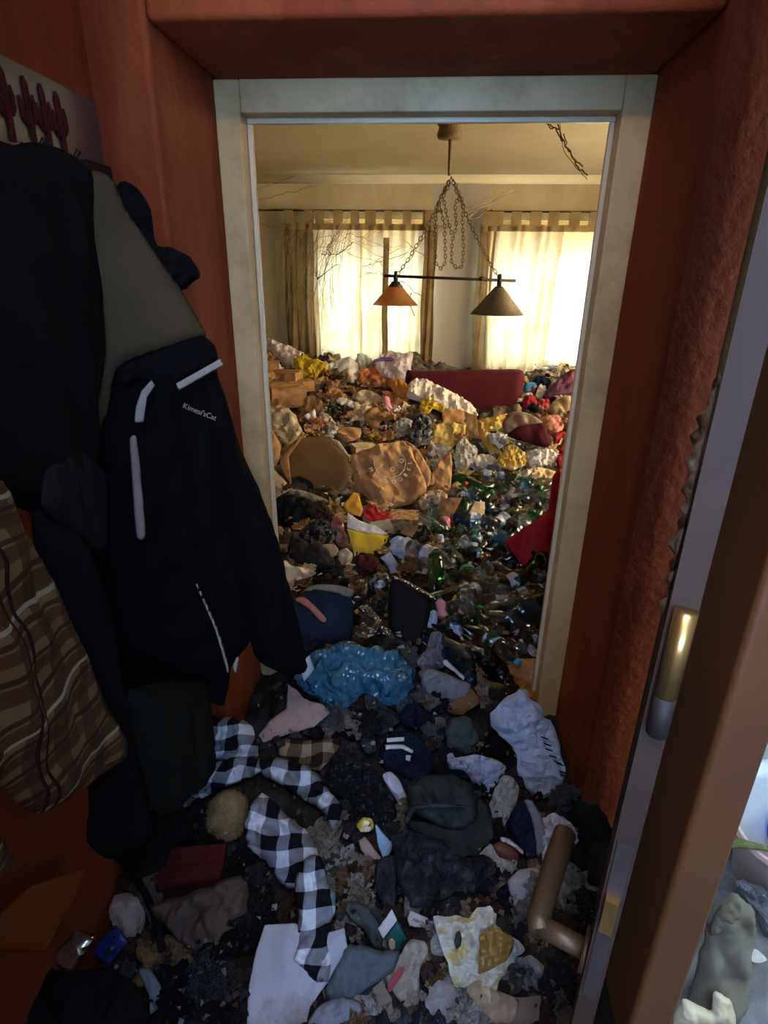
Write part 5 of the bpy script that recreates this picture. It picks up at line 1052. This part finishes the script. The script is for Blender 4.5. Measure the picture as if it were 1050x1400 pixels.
I('paper_scrap', 'grey card scrap left of the bread wrapper', 'paper', 'dirty_paper', [(360, 690), (430, 635), (500, 760), (520, 910), (470, 900), (410, 830)], crop(440, 1220, .1905), 38, .04, style='paper', A=.05, sharp=True)
I('yarn_ball', 'small knotted pale string ball beside the wrapper', 'string', 'beige_cloth', [(700, 510), (740, 460), (790, 475), (800, 530), (750, 560), (710, 545)], crop(440, 1220, .1905), 50, .3, A=.15, L=.2)
yb2 = I('plastic_bag', 'yellow and white printed bag in the foreground', 'bag', mat('yellow_white_print', 'd8d4c0', .35, .5, .1, 8, transl=.15, dirt='d0b020', dscale=22), [(275, 450), (340, 440), (410, 445), (480, 412), (525, 425), (520, 490), (560, 520), (640, 570), (600, 620), (560, 650), (520, 740), (495, 835), (440, 790), (410, 720), (350, 730), (315, 600)], K9, 40, .10, A=.06, L=.3)
pl, q = o_plane[yb2.name]
I('print_mark', None, None, INK, [(345, 530), (350, 500), (365, 490), (374, 520), (368, 550), (352, 560)], K9, T=.06, style='none', parent=yb2, plane=pl, off=.035)
I('bag_lining', 'ochre inner side of the bag', None, mat('ochre_film', '8c6c2c', .4, .5, .3, 9), [(450, 500), (520, 485), (580, 530), (560, 600), (500, 640), (440, 660), (445, 570)], K9, T=.06, A=.04, parent=yb2, plane=pl, off=.025)
I('plastic_sheet', 'folded brown clear plastic below the yellow printed bag', 'bag', 'tan_clear', [(400, 740), (450, 700), (520, 740), (610, 780), (590, 860), (520, 870), (480, 850)], K9, 36, .08, style='paper', A=.06)
I('cardboard_sheet', 'grey brown cardboard at the bottom right', 'cardboard', 'dirty_paper', [(480, 870), (530, 760), (620, 770), (700, 760), (690, 860), (640, 880)], K9, 34, .04, style='paper', A=.04, sharp=True)
I('plastic_cup', 'clear plastic cup under the door handle', 'cup', 'clear_plastic', [(620, 620), (660, 600), (725, 660), (730, 740), (680, 740), (640, 680)], K9, 45, .25, style='none')
I('plastic_bag', 'clear crinkled film left of the yellow printed bag', 'bag', 'clear_plastic', [(255, 550), (290, 500), (320, 560), (330, 640), (280, 620)], K9, 42, .14, A=.1)
I('paper_scrap', 'crumpled paper below the clear crinkled film', 'paper', 'grey_paper', [(235, 780), (290, 700), (350, 720), (375, 800), (330, 870), (270, 860)], K9, 38, .14, style='paper', A=.1)
# dark left corner
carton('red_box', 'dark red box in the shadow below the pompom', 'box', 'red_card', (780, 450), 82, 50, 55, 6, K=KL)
I('clothes', 'beige crumpled clothes below the dark red box', 'clothes', mat('shaded_beige', '5c4c42', .95, .1, .25, 9), [(600, 520), (720, 480), (830, 440), (960, 400), (1000, 470), (970, 570), (900, 640), (880, 700), (790, 720), (690, 650)], KL, 34, .14, style='cloth', A=.08)  # beige darkened in its colour for the shade of the corner
I('clothes', 'pinkish crumpled cloth left of the red box', 'clothes', mat('shaded_beige', '5c4c42', .95, .1, .25, 9), [(545, 470), (600, 360), (650, 370), (660, 470), (640, 560), (690, 640), (650, 690), (600, 600)], KL, 36, .12, style='cloth', A=.08)
I('paper_scrap', 'dusky pink paper in the dark left corner', 'paper', 'pinkish', [(430, 540), (460, 480), (540, 470), (580, 560), (560, 640), (500, 650), (450, 600)], KL, 36, .14, style='paper', A=.08)
nb_ = I('packet', 'navy blue packet in the dark left corner', 'packet', 'navy_card', [(395, 660), (460, 595), (515, 660), (435, 755), (365, 715)], KL, 36, .08, style='none', sharp=True, R=.3)
I('drink_can', 'dull metal can beside the navy packet', 'can', 'silver_foil', [(225, 700), (310, 615), (380, 640), (340, 720), (275, 785), (230, 770)], KL, 36, .3, style='none', R=.9)
I('plank', 'varnished orange brown board leaning by the left wall', 'board', mat('orange_board', '8c4818', .3, .5, .2, 5), [(-60, 600), (120, 440), (345, 365), (300, 480), (210, 640), (170, 705), (-60, 690)], KL, T=.04, style='none', sharp=True, R=.2, plane=Plane((-.60, .6, .5), (0, 1, 0), (0, 0, 1)))
I('clothes', 'grey white cloth tip at the bottom left', 'clothes', 'grey_cloth', [(550, 780), (590, 770), (650, 840), (690, 900), (680, 980), (600, 970), (590, 870)], KL, 34, .12, style='cloth', A=.06)
I('bag', 'black handbag in the bottom left corner', 'bag', 'black_cloth', [(-40, 760), (100, 700), (260, 790), (420, 760), (560, 860), (580, 1000), (-40, 1010)], KL, 30, .14, style='cloth', A=.04)
st_ = MB().tube([np.array(hit(*q)[0])+(0, 0, .05) for q in KL([(440, 350), (520, 430), (590, 530), (640, 640), (660, 760)])], .008, 6).add('black_belt', M_('black_cloth'), None, True); tag(st_, 'black belt curving through the dark left corner', 'belt')
I('clothes', 'black clothes heaped under the hanging shirts', 'clothes', 'black_cloth', [(340, 360), (420, 230), (560, 160), (700, 130), (800, 240), (690, 280), (660, 380), (560, 420), (430, 330)], KL, 36, .18, style='cloth', A=.07)

# ------------------------------------------------------------------ room glimpsed at the lower right
def RB(px, py, z=0): d = ray(px, py); return EYE+d*((z-1.64)/d[2])
flp = lambda px, py, tilt, turn=0, z=0: lean(RB(px, py, z), tilt, turn)
bk = empty('bucket', RB(1040, 1215), 'pinkish white plastic bucket in the room at the lower right', 'bucket'); c = RB(1045, 1215)
MB().lathe([(.10, 0), (.12, .15), (.135, .17), (.135, .19), (.125, .19), (.115, .15), (.09, .012)], 28, Matrix.Translation(c+np.array([.03, .03, 0])), True, True).add('bucket_body', mat('pink_white_plastic', 'd4bcb4', .4, .4, .08), bk, True)
MB().tube([c+np.array([.03+.137*math.cos(a), .03+.137*math.sin(a), .18]) for a in np.linspace(0, 6.283, 30)], .007, 6, False).add('rim', M_('pinkish'), bk, True)
I('green_mat', 'olive green mat edge behind the bucket', 'mat', mat('moss_green', '6c7448', .95, .1, .4, 40, .4), [(560, 215), (640, 220), (800, 270), (860, 300), (800, 300), (650, 280), (545, 275)], KR, T=.1, style='cloth', A=.05, plane=flp(1010, 1160, 30, z=.2))
bu = empty('water_canister', RB(1050, 1170, .05), 'white canister with a bright blue patch at the right edge', 'canister')
I('canister_body', None, None, mat('white_canister', 'dce8ec', .4, .4, .04), [(570, -250), (1000, -250), (1000, 330), (760, 270), (570, 215)], KR, T=.1, Tb=.2, style='none', sharp=True, R=.25, parent=bu, plane=flp(1040, 1160, 85, z=.02))
I('blue_patch', 'bright blue patch', None, mat('bright_blue', '2c5ce0', .4, .4, .06), [(715, 40), (750, -30), (860, -40), (900, 280), (800, 270), (770, 200), (720, 130)], KR, T=.04, style='none', parent=bu, plane=flp(1040, 1160, 85, z=.02), off=.055)
bt = empty('rubber_boot', RB(1000, 1370), 'grey khaki boot standing beside the brown jamb', 'boot')
pBt = flp(990, 1380, 62, -10)
I('boot_shaft', None, None, mat('khaki_canvas', '7c7868', .85, .15, .2, 8, dirt='5c5c60'), [(390, 700), (450, 620), (560, 575), (640, 600), (710, 680), (715, 800), (690, 940), (670, 1160), (640, 1290), (590, 1400), (240, 1400), (330, 1080), (385, 800)], KR, T=.2, style='cloth', A=.03, L=.5, parent=bt, plane=pBt, res=54)
I('opening', 'folded opening of the boot', None, mat('khaki_light', '6c6858', .85, .15, .2, 8), [(390, 740), (455, 600), (560, 570), (590, 620), (570, 690), (480, 750), (400, 790)], KR, T=.2, style='cloth', A=.05, parent=bt, plane=pBt, off=.03)
I('shoe', 'cream white shoe at the bottom right', 'shoe', 'cream', [(180, 1420), (250, 1240), (330, 1270), (430, 1310), (445, 1200), (480, 1195), (560, 1260), (580, 1420)], KR, T=.18, style='cloth', A=.03, plane=flp(965, 1395, 60, z=.08))
I('plastic_bag', 'crumpled grey bag right of the boot', 'bag', 'grey_plastic', [(580, 500), (640, 480), (760, 530), (860, 600), (860, 800), (780, 860), (730, 720), (640, 580)], KR, T=.14, A=.07, plane=flp(1045, 1280, 48))
I('paper_scrap', 'white paper scrap on the floor right of the boot', 'paper', 'white_paper', [(690, 920), (730, 930), (790, 990), (740, 1010), (690, 1000)], KR, T=.05, style='paper', A=.05, plane=flp(1030, 1315, 15, z=.01))

# ------------------------------------------------------------------ cobwebs
def web(label, strands, m, rad=.0016, Y=None):
    b = MB(); rw_ = np.random.default_rng(len(strands))
    for st in strands:
        pts = [at_y(x, y, Y if Y else yy) for (x, y, *yy0) in st for yy in ([yy0[0]] if yy0 else [Y])]
        pts = np.array(pts); n = 14; s = np.linspace(0, 1, len(pts)); q = np.linspace(0, 1, n)
        c = np.stack([np.interp(q, s, pts[:, i]) for i in range(3)], 1); c += rw_.normal(size=c.shape)*.004; c[:, 2] -= .01*np.sin(math.pi*q)
        b.tube(c, rad*rw_.uniform(.6, 1.4), 4)
    o = b.add('cobweb', m); tag(o, label, 'cobweb')
r9 = np.random.default_rng(2)
S = []
for k in range(70):
    x = r9.uniform(400, 480); y = r9.uniform(290, 330); S.append([(x, y), (x-r9.uniform(0, 30), y+r9.uniform(20, 60)), (x-r9.uniform(5, 40), y+r9.uniform(60, 130))])
for k in range(16):
    x = r9.uniform(420, 500); y = r9.uniform(310, 345); S.append([(x, y), (x+r9.uniform(10, 30), y+r9.uniform(-10, 12)), (x+r9.uniform(30, 70), y+r9.uniform(-20, 30))])
web('dusty cobwebs hanging in front of the left window curtain', S, WEB, .0012, BACK-.2)
web('dark dusty web thread drooping across the left curtain', [[(440, 348), (447, 346), (462, 346), (472, 338), (482, 332)], [(435, 380), (440, 376), (450, 365), (462, 361)], [(452, 345), (446, 338), (450, 334)], [(432, 372), (434, 381), (440, 376)]], WEBD, .0035, BACK-.22)
S = [[(545, 372), (560, 355), (575, 330), (590, 300)], [(500, 372), (520, 370), (545, 378)], [(490, 380), (505, 371), (525, 374)], [(495, 365), (510, 358), (530, 352), (560, 345)], [(530, 365), (548, 350), (560, 340)], [(520, 360), (530, 370), (540, 378)], [(548, 385), (565, 395), (575, 402), (580, 390)], [(556, 330), (575, 345), (590, 350)], [(505, 362), (520, 350), (545, 340)]]
web('fine web threads tangled around the amber shade', S, WEB, .0014, LY+.05)
S = [[(592, 315), (630, 300), (665, 278), (705, 258)], [(596, 312), (640, 290), (680, 270), (715, 260)], [(610, 300), (650, 280), (690, 262)], [(600, 320), (640, 300), (670, 285)], [(620, 300), (660, 270), (690, 255)], [(588, 318), (620, 305), (650, 290)]]
web('pale web sheet stretched from the lamp chains to the right', S, mat('pale_web', 'b0a282', .95, .05, .2, 30), .0022, LY+.02)
S = [[(765, 165), (768, 190), (780, 215), (798, 236), (804, 246)], [(762, 170), (775, 200), (790, 225), (803, 238)], [(745, 165), (762, 172), (770, 195)], [(735, 160), (750, 170), (768, 176)], [(770, 180), (778, 205), (795, 228)]]
web('dark dusty cobweb dangling from the ceiling at the right', S, WEBD, .0025, 3.2)
S = [[(340, 262), (370, 250), (405, 240)], [(345, 285), (400, 283), (470, 290)], [(342, 300), (380, 310), (430, 300)], [(470, 165), (500, 158), (540, 156)], [(345, 275), (390, 262), (430, 255)]]
web('thin web threads along the upper left corner of the far room', S, WEB, .002, BACK-.3)
ws = MB().tube([lp(563, 400), lp(560, 406), lp(558, 412), lp(562, 421), lp(567, 432)], .0025, 5).add('wire', BLACKM, lamp)

# ------------------------------------------------------------------ loose rubbish filling the gaps
def ball_mesh(seed, flat, amp):
    import bmesh
    bm = bmesh.new(); bmesh.ops.create_icosphere(bm, subdivisions=4, radius=.5); V = np.array([v.co for v in bm.verts]); F = [tuple(v.index for v in f.verts) for f in bm.faces]; bm.free()
    r = np.random.default_rng(seed); n = V/np.linalg.norm(V, axis=1)[:, None]; d = np.zeros(len(V))
    for k in range(8):
        a = r.normal(size=3); a /= np.linalg.norm(a); lam = r.uniform(.18, .6); ph = V@a/lam+r.uniform()+.3*np.sin(V@r.normal(size=3)*6); f = ph-np.floor(ph)
        d += (np.abs(2*f-1)**.8)*lam
    V = V+n*((d-d.mean())*amp)[:, None]; V[:, 2] *= flat; V[:, 0] *= r.uniform(.8, 1.3)
    V[:, :2] += .1*np.sin(V[:, 2:3]*5+r.uniform(0, 6, 2)); return V, F
def sheet_mesh(seed, style):
    r = np.random.default_rng(seed)
    P = [(sx*.55+r.normal()*.08, sy*.42+r.normal()*.08) for sx, sy in ((-1, -1), (0, -1.05), (1, -1), (1.05, 0), (1, 1), (0, .95), (-1, 1), (-.95, 0))]
    V, F, uv = inflate(P, .012, .008, .15, .5, style, 26, True, seed=seed, mid=.9); return V, F
FILL = {}
def lump(seed, style, T, A, L):
    r = np.random.default_rng(seed); P = [(.5*r.uniform(.65, 1.15)*math.cos(a), .42*r.uniform(.65, 1.15)*math.sin(a)) for a in np.linspace(0, 6.283, 9, endpoint=False)]
    V, F, uv = inflate(P, T, T*.6, A, L, style, 26, style != 'cloth', .7 if style == 'cloth' else .5, seed=seed); return V, F
for k in range(6): FILL['ball', k] = ball_mesh(300+k, .65, .55)
for k in range(4): FILL['cloth', k] = lump(320+k, 'cloth', .25, .09, .3)
for k in range(8): FILL['sheet', k] = sheet_mesh(340+k, 'plastic' if k % 4 == 0 else 'paper')
_fm = {}
def filler(q, kind, m, size, name, label, cat, group, r, tilt=35):
    p, s = hit(*q); n = {'ball': 6, 'cloth': 4, 'sheet': 8}[kind]; k = int(r.integers(n)); mm = M_(m)
    key = (kind, k, m, name)
    if key not in _fm: _fm[key] = mesh(name, *FILL[kind, k], mm, sharp_deg=None if kind == 'cloth' else 35)
    o = obj(name, _fm[key], None, p+np.array([0, 0, size*s*(.10 if kind != 'sheet' else .12)])); o.scale = [size*s]*3
    o.rotation_euler = (math.radians(r.uniform(5, tilt*1.6)), math.radians(r.normal()*18), r.uniform(-.7, .7)+(math.pi if r.uniform() < .3 and kind != 'sheet' else 0))
    tag(o, label, cat, group)
NAMES = {'ball': ('crumpled_bag', 'bag'), 'sheet': ('torn_paper', 'paper'), 'cloth': ('clothes', 'clothes')}
COL = {'brown_paper': 'brown', 'cardboard': 'tan brown', 'cardboard_dark': 'dark brown', 'beige_paper': 'beige', 'white_paper': 'white', 'pinkwhite_plastic': 'pinkish white', 'tan_clear': 'tan translucent', 'clear_plastic': 'clear', 'white_plastic': 'white plastic', 'pale_yellow': 'pale yellow', 'yellow_plastic': 'bright yellow', 'orange_plastic': 'orange', 'black_cloth': 'black', 'brown_dark': 'very dark brown', 'dusty_black': 'dusty black', 'grey_paper': 'grey', 'dirty_paper': 'dirty grey', 'grey_plastic': 'grey plastic', 'black_plastic': 'black plastic', 'navy_cloth': 'navy', 'olive_cloth': 'dark olive', 'beige_cloth': 'beige', 'grey_cloth': 'light grey', 'pinkish': 'dull pink', 'purple_cloth': 'purple', 'red_cloth': 'dark red', 'pink_cloth': 'dusty pink', 'wood_bits': 'earthy brown', 'cream': 'cream', 'graygreen_cloth': 'grey green', 'bluewhite_plastic': 'bluish white', 'khaki': 'khaki', 'green_plastic': 'green', 'silver_foil': 'silver'}
WORD = {'ball': 'crumpled %s wrapping', 'sheet': 'torn %s sheet', 'cloth': 'bunched %s cloth'}
def covered(q, margin):
    for P_ in COVER:
        lo_, hi_ = P_.min(0)-20, P_.max(0)+20
        if (q < lo_).any() or (q > hi_).any(): continue
        d_, _, ins_ = poly_dist(q[None], P_)
        if (ins_[0] and d_[0] > 3) or (np.prod(np.ptp(P_, axis=0)) > 500 and d_[0] < margin): return True
    return False
def fill(zone, n, mind, lo, hi, pal, kinds, where, seed):
    fill_pass(zone, n, mind, lo, hi, pal, kinds, where, seed, .30)
    fill_pass(zone, int(n*1.5), mind*.55, lo*.5, lo*1.15, pal, kinds, where, seed+100, .0)
def fill_pass(zone, n, mind, lo, hi, pal, kinds, where, seed, mg):
    r = np.random.default_rng(seed)
    for q in scatter(np.array(zone, float), n, mind, r):
        hp = hit(*q)[0]
        if hp[1] > BACK-.3 or hp[2] > ground(hp[0], hp[1])+.04: continue
        size = r.uniform(lo, hi)*(1 if r.uniform() < .6 else .55)
        if covered(q, mg*size-3): continue
        m = pal[r.integers(len(pal))]; kind = kinds[r.integers(len(kinds))]
        if kind == 'sheet' and 'cloth' in m: kind = 'cloth'
        if kind == 'cloth' and 'cloth' not in m and m not in ('pinkish', 'khaki', 'brown_dark', 'dusty_black'): kind = 'ball'
        nm, cat = NAMES[kind]
        if kind == 'ball' and ('paper' in m or m in ('cardboard', 'cardboard_dark', 'wood_bits', 'cream')): nm, cat = 'crumpled_paper', 'paper'
        if kind == 'sheet' and 'cardboard' in m: nm, cat = 'cardboard_scrap', 'cardboard'
        elif kind == 'sheet' and ('plastic' in m or 'clear' in m or m in ('dusty_black', 'pale_yellow')): nm, cat = 'plastic_wrapper', 'wrapper'
        lab = (WORD[kind] % COL[m])+' '+where
        filler(q, kind, m, size, nm, lab, cat, lab, r)
fill([(355, 470), (440, 480), (560, 490), (600, 540), (590, 600), (540, 620), (440, 620), (370, 600)], 130, 6, 16, 34, ['brown_paper', 'brown_paper', 'cardboard', 'cardboard', 'cardboard_dark', 'beige_paper', 'wood_bits', 'tan_clear', 'pinkwhite_plastic', 'white_paper', 'orange_plastic', 'brown_dark'], ['sheet', 'sheet', 'ball'], 'in the warm lit heap below the left window', 21)
fill([(570, 545), (660, 580), (720, 600), (765, 620), (755, 690), (680, 690), (600, 680), (560, 620)], 90, 6, 16, 30, ['white_plastic', 'tan_clear', 'clear_plastic', 'beige_paper', 'pale_yellow', 'cardboard', 'brown_paper', 'grey_plastic', 'bluewhite_plastic', 'wood_bits'], ['sheet', 'ball', 'ball'], 'in the pale heap before the red sofa', 22)
fill([(700, 500), (790, 480), (795, 620), (730, 610), (700, 570)], 30, 9, 16, 30, ['purple_cloth', 'red_cloth', 'pink_cloth', 'beige_cloth', 'white_paper', 'navy_cloth', 'black_cloth', 'beige_paper'], ['cloth', 'cloth', 'sheet'], 'in the clothes pile below the right window', 23)
fill([(365, 610), (470, 640), (540, 690), (600, 740), (570, 800), (500, 830), (420, 830), (385, 780), (370, 700)], 90, 8, 20, 40, ['black_cloth', 'brown_dark', 'brown_dark', 'wood_bits', 'cardboard_dark', 'black_plastic', 'dusty_black', 'beige_paper', 'brown_paper'], ['cloth', 'sheet', 'ball'], 'in the dark heap left of the yellow carrier', 24)
fill([(560, 690), (760, 660), (760, 790), (735, 940), (660, 950), (590, 900), (590, 790)], 60, 9, 14, 28, ['clear_plastic', 'bluewhite_plastic', 'tan_clear', 'white_paper', 'cardboard_dark', 'dusty_black', 'wood_bits'], ['sheet', 'ball'], 'between the bottles by the right jamb', 25)
fill([(400, 850), (560, 800), (720, 960), (760, 1060), (780, 1110), (700, 1230), (560, 1230), (440, 1100), (360, 1000)], 170, 10, 26, 60, ['dusty_black', 'dusty_black', 'black_plastic', 'black_cloth', 'black_plastic', 'olive_cloth', 'navy_cloth', 'brown_dark', 'dirty_paper', 'graygreen_cloth', 'grey_plastic'], ['sheet', 'cloth', 'ball'], 'in the dim rubbish around the threshold', 26)
fill([(430, 1150), (560, 1200), (700, 1210), (780, 1150), (800, 1400), (440, 1400)], 160, 10, 26, 64, ['dirty_paper', 'dirty_paper', 'grey_paper', 'wood_bits', 'brown_dark', 'dusty_black', 'graygreen_cloth', 'brown_dark', 'khaki', 'dusty_black'], ['sheet', 'sheet', 'ball', 'cloth'], 'in the foreground rubbish by the door handle', 27)
fill([(0, 1150), (130, 1120), (300, 1050), (420, 1180), (330, 1400), (0, 1400)], 60, 24, 44, 90, ['brown_dark', 'black_cloth', 'black_cloth', 'brown_dark', 'dusty_black', 'cardboard_dark', 'black_plastic'], ['sheet', 'cloth', 'ball'], 'in the dark left corner of the hall', 28)
def crumbs(name, label, zone, n, lo, hi, cols, seed):
    r = np.random.default_rng(seed); zone = np.array(zone, float); V = []; F = []; MI = []
    q = zone.min(0)+np.ptp(zone, axis=0)*r.uniform(size=(n*3, 2)); q = q[poly_dist(q, zone)[2]][:n]
    for a in q:
        if covered(a, 1): continue
        p, s = hit(*a)
        if p[2] > ground(p[0], p[1])+.04: continue
        p = p+np.array([0, 0, r.uniform(.0, .05)]); w, h = r.uniform(lo, hi, 2); k = len(V)
        R_ = np.array(Matrix.Rotation(r.uniform(0, 6.28), 3, 'Z') @ Matrix.Rotation(r.normal()*.7+.4, 3, 'X'))
        for x, y, z in ((-w, -h, 0), (w, -h*.7, .002), (w*.8, h, -.001), (-w*.7, h*.8, .003), (0, 0, .3*min(w, h))): V.append(p+R_@np.array((x, y, z)))
        F += [(k, k+1, k+4), (k+1, k+2, k+4), (k+2, k+3, k+4), (k+3, k, k+4)]; MI += [int(r.integers(len(cols)))]*4
    V = np.array(V); org = V.mean(0); o = obj(name, mesh(name, V-org, F, [M_(c) for c in cols], smooth=False, mi=MI), None, org); tag(o, label, 'litter', kind='stuff')
crumbs('litter_scraps', 'tiny paper and plastic scraps strewn over the hall floor', [(100, 1180), (420, 900), (720, 940), (790, 1110), (800, 1400), (100, 1400)], 1500, .002, .007, ['dirty_paper', 'grey_paper', 'wood_bits', 'black_plastic', 'dusty_black', 'brown_dark'], 61)
crumbs('litter_scraps', 'tiny paper and plastic scraps strewn over the far heap', [(355, 480), (560, 490), (790, 500), (760, 800), (735, 940), (420, 880), (365, 700)], 1800, .004, .016, ['beige_paper', 'brown_paper', 'wood_bits', 'white_paper', 'cardboard_dark', 'brown_dark', 'clear_plastic', 'bluewhite_plastic'], 62)
# the hall's own light
hl = empty('ceiling_bulb', (.0, -.30, 2.45), 'bare warm bulb on the ceiling behind the viewer', 'lamp')
MB().lathe([(.02, 2.48), (.03, 2.6)], 14, Matrix.Translation((.0, -.30, 0))).add('socket', BLACKM, hl, True)
bl_ = bpy.data.lights.new('bulb_light', 'POINT'); bl_.energy = 13; bl_.color = (1, .72, .45); bl_.shadow_soft_size = .04
blo = bpy.data.objects.new('bulb_light', bl_); C.objects.link(blo); blo.parent = hl; blo.location = (0, 0, -.02)
